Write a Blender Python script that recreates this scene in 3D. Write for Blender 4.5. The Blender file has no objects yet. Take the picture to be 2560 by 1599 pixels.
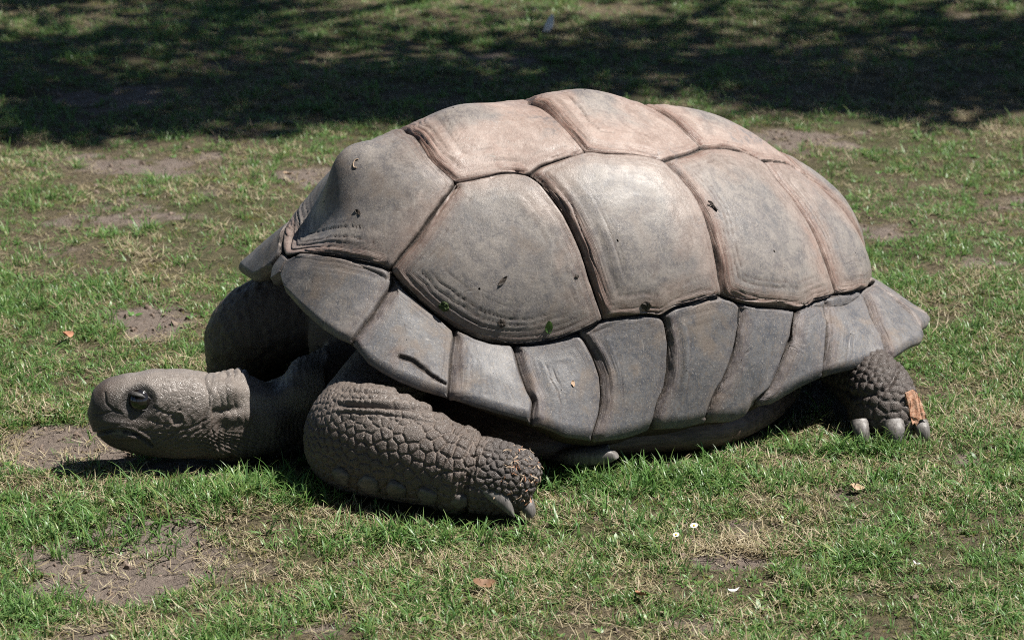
import bpy, bmesh, math, random
import numpy as np
from mathutils import Vector, Matrix
from mathutils.bvhtree import BVHTree
from mathutils.kdtree import KDTree

random.seed(7)
rng = np.random.default_rng(7)
SC = bpy.context.scene
COL = SC.collection

# ------------------------------------------------------------------ camera, world, sun
PITCH = math.radians(18.5)
cam_d = bpy.data.cameras.new("camera")
cam = bpy.data.objects.new("camera", cam_d)
COL.objects.link(cam)
cam.location = (0.0, -4.3623, 1.7296)
cam.rotation_euler = (math.pi / 2 - PITCH, 0, 0)
cam_d.sensor_width = 36.0
cam_d.lens = 91.11
cam_d.clip_start = 0.1
cam_d.clip_end = 400
cam_d.dof.use_dof = True
cam_d.dof.focus_distance = 4.50
cam_d.dof.aperture_fstop = 7.1
SC.camera = cam

SUN_EL, SUN_AZ = math.radians(61), math.radians(2)        # azimuth from +X towards +Y
sdir = Vector((math.cos(SUN_EL) * math.cos(SUN_AZ), math.cos(SUN_EL) * math.sin(SUN_AZ), math.sin(SUN_EL)))
world = bpy.data.worlds.new("World")
SC.world = world
world.use_nodes = True
wn = world.node_tree
wn.nodes.clear()
w_out = wn.nodes.new("ShaderNodeOutputWorld")
w_bg = wn.nodes.new("ShaderNodeBackground")
w_sky = wn.nodes.new("ShaderNodeTexSky")
w_sky.sky_type = 'NISHITA'
w_sky.sun_disc = False
w_sky.sun_elevation = SUN_EL
w_sky.sun_rotation = math.atan2(sdir.x, sdir.y)
w_sky.air_density = 0.7
w_sky.dust_density = 0.2
w_bg.inputs['Strength'].default_value = 0.05
wn.links.new(w_sky.outputs[0], w_bg.inputs['Color'])
wn.links.new(w_bg.outputs[0], w_out.inputs['Surface'])

sun_d = bpy.data.lights.new("sun", 'SUN')
sun_d.energy = 5.0
sun_d.angle = math.radians(0.5)
sun_d.color = (1.0, 0.955, 0.89)
sun = bpy.data.objects.new("sun", sun_d)
COL.objects.link(sun)
sun.rotation_euler = sdir.to_track_quat('Z', 'Y').to_euler()
sun.location = sdir * 20

SC.view_settings.view_transform = 'Standard'
SC.view_settings.look = 'None'
SC.view_settings.exposure = 1.06
SC.view_settings.gamma = 1.0
SC.view_settings.use_curve_mapping = False
SC.render.engine = 'CYCLES'
SC.cycles.filter_width = 1.0
SC.cycles.use_denoising = False
SC.cycles.max_bounces = 6
SC.cycles.transparent_max_bounces = 8


# ------------------------------------------------------------------ helpers
def smooth(x, a, b):
    t = np.clip((x - a) / (b - a), 0, 1)
    return t * t * (3 - 2 * t)


_perm = np.random.default_rng(3).random(65536).astype(np.float32)


def vnoise(P, scale=1.0, seed=0):
    """value noise in [-1,1] on an (n,3) array"""
    Q = np.asarray(P, dtype=np.float64) * scale + seed * 17.31
    I = np.floor(Q).astype(np.int64)
    F = Q - I
    F = F * F * (3 - 2 * F)
    out = 0
    for dx in (0, 1):
        for dy in (0, 1):
            for dz in (0, 1):
                h = ((I[:, 0] + dx) * 73856093) ^ ((I[:, 1] + dy) * 19349663) ^ ((I[:, 2] + dz) * 83492791)
                v = _perm[h & 65535]
                w = (F[:, 0] if dx else 1 - F[:, 0]) * (F[:, 1] if dy else 1 - F[:, 1]) * (F[:, 2] if dz else 1 - F[:, 2])
                out = out + v * w
    return out * 2 - 1


def fbm(P, scale, oct=3, seed=0):
    o, a, s = 0, 1.0, 0
    for k in range(oct):
        o = o + a * vnoise(P, scale * 2 ** k, seed + k)
        s += a
        a *= 0.5
    return o / s


def link(name, me, mat=None, parent=None):
    o = bpy.data.objects.new(name, me)
    COL.objects.link(o)
    if mat is not None:
        me.materials.append(mat)
    if parent is not None:
        o.parent = parent
    return o


def tag(o, label=None, cat=None, group=None, kind=None):
    for k, v in (('label', label), ('category', cat), ('group', group), ('kind', kind)):
        if v:
            o[k] = v
    return o


def mesh_np(name, V, F, shade=True):
    me = bpy.data.meshes.new(name)
    me.from_pydata([tuple(map(float, v)) for v in V], [], [tuple(map(int, f)) for f in F])
    if shade:
        me.polygons.foreach_set('use_smooth', np.ones(len(me.polygons), dtype=bool))
    me.update()
    return me


def grid_faces(n, m, wrap=True):
    """n rings of m points"""
    i = np.arange(n - 1)[:, None]
    j = np.arange(m if wrap else m - 1)[None]
    a = i * m + j
    b = i * m + (j + 1) % m
    return np.stack([a, b, b + m, a + m], -1).reshape(-1, 4)


def fattr(me, name, arr):
    a = me.attributes.new(name, 'FLOAT', 'POINT')
    a.data.foreach_set('value', np.asarray(arr, dtype=np.float32))


def mat_new(name):
    m = bpy.data.materials.new(name)
    m.use_nodes = True
    nt = m.node_tree
    nt.nodes.clear()
    return m, nt


class NT:
    """tiny node helper"""
    def __init__(s, nt):
        s.nt = nt

    def n(s, t, **kw):
        nd = s.nt.nodes.new(t)
        for k, v in kw.items():
            setattr(nd, k, v)
        return nd

    def set(s, sock, v):
        if isinstance(v, bpy.types.NodeSocket):
            s.nt.links.new(v, sock)
        else:
            sock.default_value = v

    def attr(s, name):
        return s.n('ShaderNodeAttribute', attribute_name=name).outputs['Fac']

    def geo(s):
        return s.n('ShaderNodeTexCoord').outputs['Object']

    def noise(s, vec, scale, detail=3.0, rough=0.55, dist=0.0):
        nd = s.n('ShaderNodeTexNoise')
        s.set(nd.inputs['Vector'], vec)
        nd.inputs['Scale'].default_value = scale
        nd.inputs['Detail'].default_value = detail
        nd.inputs['Roughness'].default_value = rough
        nd.inputs['Distortion'].default_value = dist
        return nd.outputs['Fac']

    def vor(s, vec, scale, feature='F1', rand=1.0):
        nd = s.n('ShaderNodeTexVoronoi', feature=feature)
        s.set(nd.inputs['Vector'], vec)
        nd.inputs['Scale'].default_value = scale
        nd.inputs['Randomness'].default_value = rand
        return nd.outputs['Distance']

    def scalevec(s, vec, v3):
        nd = s.n('ShaderNodeMapping')
        s.set(nd.inputs['Vector'], vec)
        nd.inputs['Scale'].default_value = v3
        return nd.outputs[0]

    def math(s, op, a, b=0.0, clamp=False):
        nd = s.n('ShaderNodeMath', operation=op, use_clamp=clamp)
        s.set(nd.inputs[0], a)
        s.set(nd.inputs[1], b)
        return nd.outputs[0]

    def ss(s, x, a, b, lo=0.0, hi=1.0):
        nd = s.n('ShaderNodeMapRange', interpolation_type='SMOOTHSTEP')
        s.set(nd.inputs[0], x)
        nd.inputs[1].default_value = a
        nd.inputs[2].default_value = b
        nd.inputs[3].default_value = lo
        nd.inputs[4].default_value = hi
        return nd.outputs[0]

    def mix(s, f, a, b, mode='MIX'):
        nd = s.n('ShaderNodeMix', data_type='RGBA', blend_type=mode)
        s.set(nd.inputs[0], f)
        for i, v in ((6, a), (7, b)):
            s.set(nd.inputs[i], v if isinstance(v, bpy.types.NodeSocket) else (*v, 1.0))
        return nd.outputs[2]

    def bump(s, h, strength=0.3, dist=0.002, normal=None):
        nd = s.n('ShaderNodeBump')
        nd.inputs['Strength'].default_value = strength
        nd.inputs['Distance'].default_value = dist
        s.set(nd.inputs['Height'], h)
        if normal is not None:
            s.set(nd.inputs['Normal'], normal)
        return nd.outputs[0]

    def out(s, col, rough=0.6, normal=None, spec=0.4, trans=0.0, sheen=0.0):
        b = s.n('ShaderNodeBsdfPrincipled')
        s.set(b.inputs['Base Color'], col if isinstance(col, bpy.types.NodeSocket) else (*col, 1.0))
        s.set(b.inputs['Roughness'], rough)
        b.inputs['Specular IOR Level'].default_value = spec
        if normal is not None:
            s.set(b.inputs['Normal'], normal)
        o = s.n('ShaderNodeOutputMaterial')
        if trans > 0:
            t = s.n('ShaderNodeBsdfTranslucent')
            s.set(t.inputs['Color'], col if isinstance(col, bpy.types.NodeSocket) else (*col, 1.0))
            mx = s.n('ShaderNodeMixShader')
            mx.inputs[0].default_value = trans
            s.nt.links.new(b.outputs[0], mx.inputs[1])
            s.nt.links.new(t.outputs[0], mx.inputs[2])
            s.nt.links.new(mx.outputs[0], o.inputs['Surface'])
        else:
            s.nt.links.new(b.outputs[0], o.inputs['Surface'])


# ------------------------------------------------------------------ materials
def mat_shell():
    m, nt = mat_new("tortoise_shell_keratin")
    h = NT(nt)
    P = h.geo()
    frt = h.attr('front')
    t, dE, tone = h.attr('ring_t'), h.attr('edge_d'), h.attr('tone')   # tone 0 = tan/pink crown scutes, 1 = slate marginals
    n0 = h.noise(P, 5.0, 3, 0.55, 0.3)
    n1 = h.noise(P, 11.0, 5, 0.62, 0.5)
    n2 = h.noise(P, 40.0, 5, 0.68, 0.6)
    n3 = h.noise(P, 190.0, 4, 0.7)
    scr = h.noise(h.scalevec(P, (230, 110, 80)), 1.0, 5, 0.75, 1.8)
    fine = h.noise(P, 640.0, 2, 0.6)
    tan = h.mix(h.ss(n2, .35, .65), (0.225, 0.165, 0.138), (0.305, 0.240, 0.207))
    taupe = h.mix(h.ss(n2, .35, .65), (0.165, 0.134, 0.115), (0.245, 0.204, 0.178))
    tan = h.mix(h.ss(tone, 0.02, .28, 0, .8), tan, taupe)
    tan = h.mix(h.ss(n1, .52, .70, 0, .75), tan, (0.275, 0.192, 0.158))
    gry = h.mix(h.ss(n2, .36, .62), (0.094, 0.092, 0.096), (0.180, 0.166, 0.153))
    gry = h.mix(h.math('MULTIPLY', h.ss(scr, .50, .62), .9), gry, (0.205, 0.184, 0.160))
    drk = h.mix(h.ss(n2, .36, .62), (0.052, 0.055, 0.065), (0.102, 0.101, 0.105))
    drk = h.mix(h.math('MULTIPLY', h.ss(scr, .48, .62), .8), drk, (0.122, 0.104, 0.087))
    drk = h.mix(h.math('MULTIPLY', h.ss(n1, .50, .66), .7), drk, (0.150, 0.118, 0.093))
    mid = h.math('ADD', h.math('MULTIPLY', t, -1.15), h.math('MULTIPLY', h.math('ADD', n1, n0), 1.15))
    core = h.ss(h.math('ADD', mid, tone), 0.40, 0.85)
    c = h.mix(h.math('MULTIPLY', core, .80), tan, gry)
    dk = h.ss(h.math('ADD', tone, h.math('MULTIPLY', h.math('SUBTRACT', n1, .5), 1.3)), 0.42, 0.88)
    c = h.mix(dk, c, drk)
    cmb = h.n('ShaderNodeCombineXYZ')
    h.set(cmb.inputs[0], h.math('MULTIPLY', dE, 520.0))
    h.set(cmb.inputs[1], h.math('MULTIPLY', n0, 9.0))
    rn = h.noise(cmb.outputs[0], 1.0, 4, 0.72)
    band = h.math('MULTIPLY', h.math('MULTIPLY', h.ss(dE, 0.045, 0.006), h.ss(n0, .36, .58, .35, 1.0)), h.ss(frt, 0.0, 1.0, .55, 1.0))
    fb = h.math('MULTIPLY', h.ss(dE, .031, .012), h.math('MULTIPLY', h.ss(frt, 0, 1, .18, 1), h.ss(tone, .80, .10, .18, .82)))
    c = h.mix(fb, c, h.mix(h.ss(n2, .35, .65), (0.150, 0.085, 0.064), (0.225, 0.148, 0.116)))
    c = h.mix(h.math('MULTIPLY', h.math('MULTIPLY', band, h.ss(rn, .44, .60)), h.ss(tone, .9, .35, 0.12, 0.75)), c, (0.150, 0.082, 0.062))
    c = h.mix(h.math('MULTIPLY', h.math('MULTIPLY', band, h.ss(rn, .50, .38)), h.ss(tone, 1., .3, 0.35, 0.5)), c, (0.215, 0.172, 0.142))
    c = h.mix(h.math('MULTIPLY', h.attr('grow'), .72), c, (0.070, 0.046, 0.036))
    # scuffs: long pale scratches in two directions
    for sv, sd_ in (((14, 330, 120), .8), ((260, 60, 22), 1.1)):
        sx = h.ss(h.noise(h.scalevec(P, sv), 1.0, 3, 0.6, sd_), .645, .70)
        sx = h.math('MULTIPLY', sx, h.ss(h.noise(P, 17.0, 2, .5), .46, .60))
        c = h.mix(h.math('MULTIPLY', sx, .55), c, (0.29, 0.268, 0.245))
    dirt = h.math('MULTIPLY', h.ss(h.math('ADD', dE, h.math('MULTIPLY', h.math('SUBTRACT', n2, .5), 0.010)), 0.0062, 0.0012), 0.93)
    c = h.mix(dirt, c, h.mix(h.ss(n3, .45, .68), (0.022, 0.016, 0.013), (0.075, 0.056, 0.044)))
    blot = h.math('MULTIPLY', h.ss(n2, .46, .62), h.ss(h.noise(P, 8.5, 3, .6, .4), .53, .66))
    c = h.mix(h.math('MULTIPLY', blot, 0.60), c, (0.052, 0.055, 0.064))
    pit = h.ss(h.vor(P, 75.0), 0.09, 0.05)
    c = h.mix(h.math('MULTIPLY', h.math('MULTIPLY', pit, h.ss(h.noise(P, 24.0, 1), .55, .62)), 0.85), c, (0.015, 0.015, 0.014))
    spk = h.ss(h.noise(P, 430.0, 1, 0.5), 0.67, 0.75)
    c = h.mix(h.math('MULTIPLY', spk, 0.7), c, (0.30, 0.28, 0.255))
    pale = h.ss(h.noise(h.scalevec(P, (30, 420, 190)), 1.0, 2, 0.6, 2.2), 0.66, 0.74)
    c = h.mix(h.math('MULTIPLY', pale, 0.4), c, (0.27, 0.25, 0.225))
    c = h.mix(h.ss(n3, .62, .40, 0, .32), c, h.mix(0.5, c, (0.03, 0.028, 0.027)))
    mot = h.noise(P, 330.0, 4, 0.75)
    c = h.mix(h.ss(mot, .56, .70, 0, .55), c, h.mix(.6, c, (0.34, 0.31, 0.28)))
    c = h.mix(h.ss(mot, .45, .32, 0, .6), c, h.mix(.62, c, (0.020, 0.020, 0.022)))
    hgt = h.math('ADD', h.math('MULTIPLY', scr, 0.6), h.math('ADD', h.math('MULTIPLY', n3, 0.8), h.math('MULTIPLY', fine, 0.5)))
    nrm = h.bump(hgt, 0.27, 0.0022)
    nrm = h.bump(h.math('MULTIPLY', rn, band), 0.6, 0.003, nrm)
    ro = h.math('ADD', h.math('ADD', h.ss(n1, .35, .65, 0.40, 0.58), h.math('MULTIPLY', dk, .10)), h.math('MULTIPLY', dirt, 0.3))
    h.out(c, ro, nrm, 0.40)
    return m


def mat_shell_base():
    m, nt = mat_new("shell_seam_dirt")
    h = NT(nt)
    P = h.geo()
    n = h.noise(P, 90.0, 4, 0.6)
    c = h.mix(n, (0.022, 0.016, 0.013), (0.065, 0.048, 0.037))
    h.out(c, 0.8, h.bump(n, 0.5, 0.003), 0.25)
    return m


def mat_skin():
    m, nt = mat_new("tortoise_skin")
    h = NT(nt)
    P = h.geo()
    cre, lite, dark, mouth = h.attr('crease'), h.attr('lite'), h.attr('dark'), h.attr('mouth')
    n1 = h.noise(P, 16.0, 4, 0.6)
    n2 = h.noise(P, 110.0, 4, 0.65)
    n3 = h.noise(P, 420.0, 3, 0.65)
    c = h.mix(n2, (0.038, 0.029, 0.024), (0.085, 0.063, 0.051))
    c = h.mix(h.ss(n1, .45, .68, 0, .45), c, (0.082, 0.061, 0.049))
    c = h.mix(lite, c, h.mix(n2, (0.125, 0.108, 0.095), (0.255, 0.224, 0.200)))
    c = h.mix(h.math('MULTIPLY', cre, 0.70), c, h.mix(dark, (0.155, 0.122, 0.100), (0.018, 0.014, 0.012)))
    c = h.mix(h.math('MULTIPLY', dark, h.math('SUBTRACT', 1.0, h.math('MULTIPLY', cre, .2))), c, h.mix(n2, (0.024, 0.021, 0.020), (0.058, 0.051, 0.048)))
    c = h.mix(mouth, c, h.mix(n2, (0.14, 0.12, 0.075), (0.24, 0.23, 0.16)))
    wr = h.noise(h.scalevec(P, (300, 150, 60)), 1.0, 4, 0.7, 1.2)
    cell = h.math('MINIMUM', h.vor(P, 290.0, 'DISTANCE_TO_EDGE'), h.math('ADD', h.vor(P, 95.0, 'DISTANCE_TO_EDGE'), h.ss(n1, .40, .56, -.02, .14)))
    hg = h.math('ADD', h.math('MULTIPLY', n3, .6), h.math('ADD', h.math('MULTIPLY', wr, .6), h.math('MULTIPLY', h.ss(cell, 0.0, 0.14), .85)))
    nrm = h.bump(hg, 0.5, 0.0018)
    h.out(c, h.math('SUBTRACT', h.ss(n2, .3, .7, 0.46, 0.66), h.math('MULTIPLY', lite, .20)), nrm, 0.45)
    return m


def mat_simple(name, c1, c2, scale, rough, spec=0.4, bump=0.3, bd=0.002, stretch=(1, 1, 1), trans=0.0):
    m, nt = mat_new(name)
    h = NT(nt)
    P = h.scalevec(h.geo(), stretch)
    n = h.noise(P, scale, 4, 0.6)
    h.out(h.mix(h.ss(n, .3, .7), c1, c2), rough, h.bump(n, bump, bd) if bump else None, spec, trans)
    return m


def mat_ground():
    m, nt = mat_new("lawn_soil")
    h = NT(nt)
    P = h.geo()
    n1 = h.noise(P, 2.2, 4, 0.6)
    n2 = h.noise(P, 14.0, 5, 0.65)
    n3 = h.noise(P, 95.0, 5, 0.7)
    n4 = h.noise(P, 420.0, 3, 0.6)
    bare = h.attr('bare')
    soil = h.mix(n2, (0.120, 0.094, 0.078), (0.205, 0.168, 0.143))
    soil = h.mix(h.ss(n3, .5, .72), soil, (0.225, 0.185, 0.155))
    soil = h.mix(h.ss(n3, .44, .30), soil, (0.055, 0.040, 0.031))
    thatch = h.mix(h.ss(n3, .35, .65), (0.052, 0.042, 0.026), (0.150, 0.120, 0.074))
    thatch = h.mix(h.ss(n1, .42, .62, 0, .6), thatch, (0.050, 0.058, 0.020))
    c = h.mix(h.ss(h.math('ADD', bare, h.math('MULTIPLY', h.math('SUBTRACT', n2, 0.5), 0.7)), 0.25, 0.6), thatch, soil)
    hg = h.math('ADD', h.math('MULTIPLY', n2, 1.4), h.math('ADD', h.math('MULTIPLY', n3, .8), h.math('MULTIPLY', n4, .35)))
    c = h.mix(h.ss(h.vor(P, 160.0), .22, .12), c, h.mix(n2, (0.06, 0.045, 0.034), (0.25, 0.205, 0.165)))
    h.out(c, 0.9, h.bump(hg, 1.0, 0.016), 0.2)
    return m


def mat_blade(name, cols, trans=0.35, rough=0.45):
    """per-instance and per-blade colour from a palette"""
    m, nt = mat_new(name)
    h = NT(nt)
    oi = h.n('ShaderNodeObjectInfo').outputs['Random']
    bl = h.attr('blade')
    f = h.math('FRACT', h.math('ADD', oi, h.math('MULTIPLY', bl, 0.6)))
    r = h.n('ShaderNodeValToRGB')
    h.set(r.inputs[0], f)
    el = r.color_ramp.elements
    while len(el) < len(cols):
        el.new(0.5)
    for i, (e, c) in enumerate(zip(el, cols)):
        e.position = i / (len(cols) - 1)
        e.color = (*c, 1)
    tip = h.attr('along')
    c = h.mix(h.ss(tip, 0.6, 1.0, 0, 0.22), r.outputs[0], (0.16, 0.17, 0.055))
    c = h.mix(h.ss(tip, 0.3, 0.0, 0, 0.4), c, (0.13, 0.13, 0.06))
    h.out(c, rough, None, 0.35, trans)
    return m


M_SHELL = mat_shell()
M_BASE = mat_shell_base()
M_SKIN = mat_skin()
M_CLAW = mat_simple("claw_horn", (0.075, 0.068, 0.064), (0.15, 0.138, 0.128), 40, 0.5, .4, .35, .002, (5, 5, 1))
M_SCALE = mat_simple("horny_scale", (0.050, 0.043, 0.040), (0.105, 0.092, 0.084), 60, 0.5, .45, .4, .0015, (1, 1, 3))
M_EYE = mat_simple("eye_gloss", (0.006, 0.005, 0.005), (0.012, 0.010, 0.009), 30, 0.08, .7, 0)
M_LID = mat_simple("eyelid_skin", (0.012, 0.011, 0.012), (0.038, 0.034, 0.032), 240, 0.55, .4, .6, .002)
M_PLAST = mat_simple("plastron_horn", (0.05, 0.034, 0.027), (0.12, 0.082, 0.064), 26, 0.5, .35, .35, .003, (1, 3, 6))
M_SOIL = mat_ground()

# ------------------------------------------------------------------ the carapace surface
CX, CY, PSI = 0.0362, 0.3086, 0.40052
FIT = dict(L=0.48540, Lb=0.70203, W=0.33335, ep=1.04812, eg=-0.19132, H=0.58496, a=0.92992, b=1.46016, ax=0.02058, zB=[0.27643, 0.06731, 0.02508, 0.01325, 0.00622, -0.03441])
RIM = np.array([[0.0,0.5149,0.0,0.3095],[0.0736,0.5027,0.0204,0.3276],[0.3109,0.5095,0.0717,0.3118],[0.5031,0.4972,0.1254,0.2919],[0.6217,0.4813,0.1801,0.2754],[0.6863,0.4649,0.2114,0.2659],[0.7419,0.4438,0.2371,0.2594],[0.8079,0.4272,0.2677,0.2315],[0.8515,0.4089,0.2858,0.2179],[0.9025,0.3835,0.3046,0.2036],[0.9626,0.3484,0.3234,0.1886],[1.0017,0.3239,0.3329,0.1809],[1.0362,0.3022,0.3442,0.1749],[1.0963,0.2668,0.3642,0.1618],[1.1578,0.2306,0.3804,0.1495],[1.2419,0.1824,0.397,0.1348],[1.3786,0.114,0.4173,0.0996],[1.4957,0.045,0.4121,0.0799],[1.5813,-0.0058,0.404,0.0747],[1.6309,-0.036,0.3983,0.0758],[1.6729,-0.0636,0.3934,0.0791],[1.769,-0.1305,0.3909,0.0721],[1.8336,-0.179,0.3888,0.0742],[1.9042,-0.2334,0.3907,0.0692],[1.9402,-0.2609,0.3878,0.0758],[1.9583,-0.2734,0.3821,0.0876],[2.0198,-0.3199,0.3815,0.0884],[2.1069,-0.3819,0.3702,0.1077],[2.17,-0.4277,0.3626,0.1168],[2.2045,-0.4526,0.3586,0.1191],[2.2811,-0.5081,0.3493,0.1194],[2.3517,-0.556,0.3347,0.1223],[2.3968,-0.5857,0.3237,0.1234],[2.4298,-0.6087,0.3195,0.115],[2.5274,-0.6649,0.2856,0.1182],[2.6025,-0.7052,0.2592,0.1125],[2.6566,-0.7275,0.2328,0.1151],[2.6791,-0.7311,0.2161,0.1216],[2.8608,-0.7966,0.1382,0.0979],[2.9059,-0.8143,0.1182,0.1011],[3.1416,-0.8319,0.0,0.0865]])
RIM_FAR = np.array([[0.0,0.5149,0.0,0.3095],[0.0736,0.5027,0.0204,0.3276],[0.3109,0.5183,0.0992,0.3211],[0.5031,0.5162,0.1836,0.312],[0.6217,0.5017,0.2412,0.297],[0.6863,0.4857,0.2723,0.2878],[0.7419,0.4649,0.2979,0.2815],[0.8079,0.4487,0.3282,0.254],[0.8515,0.4307,0.3461,0.2407],[0.9025,0.4057,0.3647,0.2266],[0.9626,0.3711,0.3832,0.2118],[1.0017,0.3469,0.3925,0.2042],[1.0362,0.3241,0.3999,0.1969],[1.0963,0.2855,0.4103,0.1803],[1.1578,0.2458,0.417,0.1643],[1.2419,0.1925,0.4205,0.1444],[1.3786,0.1152,0.42,0.1007],[1.4957,0.045,0.4121,0.0799],[1.5813,-0.0058,0.404,0.0747],[1.6309,-0.036,0.3983,0.0758],[1.6729,-0.0636,0.3934,0.0791],[1.769,-0.1305,0.3909,0.0721],[1.8336,-0.179,0.3888,0.0742],[1.9042,-0.2334,0.3907,0.0692],[1.9402,-0.2609,0.3878,0.0758],[1.9583,-0.2734,0.3821,0.0876],[2.0198,-0.3199,0.3815,0.0884],[2.1069,-0.3819,0.3702,0.1077],[2.17,-0.4277,0.3626,0.1168],[2.2045,-0.4526,0.3586,0.1191],[2.2811,-0.5081,0.3493,0.1194],[2.3517,-0.556,0.3347,0.1223],[2.3968,-0.5857,0.3237,0.1234],[2.4298,-0.6087,0.3195,0.115],[2.5274,-0.6649,0.2856,0.1182],[2.6025,-0.7052,0.2592,0.1125],[2.6566,-0.7275,0.2328,0.1151],[2.6791,-0.7311,0.2161,0.1216],[2.8608,-0.7966,0.1382,0.0979],[2.9059,-0.8143,0.1182,0.1011],[3.1416,-0.8319,0.0,0.0865]])
SEAM = {
    'V1V2': [(0.287, -0.055), (0.285, 0.067), (0.298, 0.169), (0.305, 0.243), (0.295, 0.287), (0.278, 0.343)],
    'V2C1': [(0.278, 0.343), (0.216, 0.342), (0.157, 0.336), (0.119, 0.344), (0.09, 0.361)],
    'V2C2': [(0.09, 0.361), (0.053, 0.337), (0.003, 0.326), (-0.036, 0.316), (-0.055, 0.31)],
    'V2V3': [(-0.055, 0.31), (-0.047, 0.27), (-0.037, 0.19), (-0.029, 0.098), (-0.021, 0.032)],
    'V3C2': [(-0.055, 0.31), (-0.086, 0.324), (-0.117, 0.327), (-0.154, 0.328), (-0.186, 0.337)],
    'V3C3': [(-0.186, 0.337), (-0.22, 0.295), (-0.255, 0.25), (-0.284, 0.207)],
    'V3V4': [(-0.284, 0.207), (-0.264, 0.154), (-0.244, 0.084), (-0.227, 0.039)],
    'V4C3': [(-0.284, 0.207), (-0.336, 0.178), (-0.379, 0.169), (-0.431, 0.176)],
    'V4C4': [(-0.431, 0.176), (-0.478, 0.14), (-0.518, 0.117)],
    'C1C2': [(0.09, 0.361), (0.07, 0.394), (0.056, 0.45), (0.042, 0.512), (0.034, 0.583), (0.027, 0.648), (0.024, 0.727), (0.018, 0.814), (0.007, 0.931)],
    'C2C3': [(-0.186, 0.337), (-0.206, 0.384), (-0.232, 0.455), (-0.254, 0.54), (-0.269, 0.628), (-0.287, 0.72), (-0.306, 0.809), (-0.336, 0.904)],
    'C3C4': [(-0.431, 0.176), (-0.455, 0.241), (-0.492, 0.294), (-0.524, 0.343), (-0.558, 0.405), (-0.594, 0.48), (-0.641, 0.55), (-0.682, 0.593)],
    'V1C1': [(0.278, 0.343), (0.297, 0.363), (0.377, 0.425), (0.476, 0.496), (0.583, 0.555), (0.66, 0.599)],
    'V1M': [(1.012, -0.043), (0.915, 0.17), (0.883, 0.397), (0.799, 0.51), (0.708, 0.565), (0.66, 0.599)],
    'C1M': [(0.66, 0.599), (0.667, 0.672), (0.665, 0.774), (0.627, 0.854), (0.584, 0.929), (0.526, 0.975), (0.468, 0.987), (0.372, 0.967), (0.244, 0.945), (0.162, 0.956), (0.087, 0.948), (0.007, 0.931)],
    'C2M': [(0.007, 0.931), (-0.055, 0.958), (-0.126, 1.002), (-0.182, 1.049), (-0.218, 0.993), (-0.27, 0.973), (-0.306, 0.925), (-0.336, 0.904)],
    'C3M': [(-0.336, 0.904), (-0.415, 0.96), (-0.486, 0.964), (-0.566, 0.927), (-0.64, 0.878), (-0.616, 0.715), (-0.682, 0.593)],
    'C4M': [(-0.682, 0.593), (-0.693, 0.573), (-0.811, 0.481), (-1.045, 0.416)],
    'm12': [(0.683, 0.628), (0.762, 0.717), (0.921, 0.865), (1.126, 1.056), (1.295, 1.199), (1.457, 1.339)],
    'm23': [(0.606, 0.954), (0.65, 1.043), (0.747, 1.207), (0.881, 1.446), (0.999, 1.664)],
    'm34': [(0.357, 0.973), (0.398, 1.117), (0.457, 1.322), (0.498, 1.542), (0.507, 1.679), (0.575, 1.835)],
    'm45': [(0.097, 0.969), (0.086, 1.053), (0.073, 1.229), (0.063, 1.429), (0.079, 1.615), (0.117, 1.775), (0.185, 1.959)],
    'm56': [(-0.182, 1.049), (-0.202, 1.091), (-0.239, 1.283), (-0.258, 1.479), (-0.258, 1.664), (-0.227, 1.787), (-0.215, 1.961)],
    'm67': [(-0.408, 0.963), (-0.435, 0.998), (-0.474, 1.128), (-0.52, 1.377), (-0.527, 1.575), (-0.511, 1.735), (-0.511, 1.905)],
    'm78': [(-0.634, 0.886), (-0.671, 0.98), (-0.768, 1.242), (-0.809, 1.512), (-0.807, 1.708), (-0.771, 1.825)],
    'm89': [(-0.649, 0.644), (-0.681, 0.687), (-0.853, 0.966), (-1.04, 1.389), (-1.122, 1.624)],
    'm910': [(-0.85, 0.466), (-0.952, 0.542), (-1.139, 0.836), (-1.313, 1.065), (-1.449, 1.307)],
    'm1011': [(-1.052, 0.435), (-1.14, 0.452), (-1.395, 0.588), (-1.629, 0.709), (-1.761, 0.882)],
}
HALF = math.pi / 2


def four(c, A):
    return sum(k * np.cos(i * A) for i, k in enumerate(c))


def rim_pt(A):
    a = np.abs(A)
    n_ = [np.interp(a, RIM[:, 0], RIM[:, k]) for k in (1, 2, 3)]
    f_ = [np.interp(a, RIM_FAR[:, 0], RIM_FAR[:, k]) for k in (1, 2, 3)]      # the far side flares a little more
    f_[2] = f_[2] - .034 * smooth(a, .06, .32) * smooth(a, 1.7, .9)
    far = A < 0
    return np.stack([np.where(far, f_[0], n_[0]), np.where(far, -f_[1], n_[1]), np.where(far, f_[2], n_[2])], -1)


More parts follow.
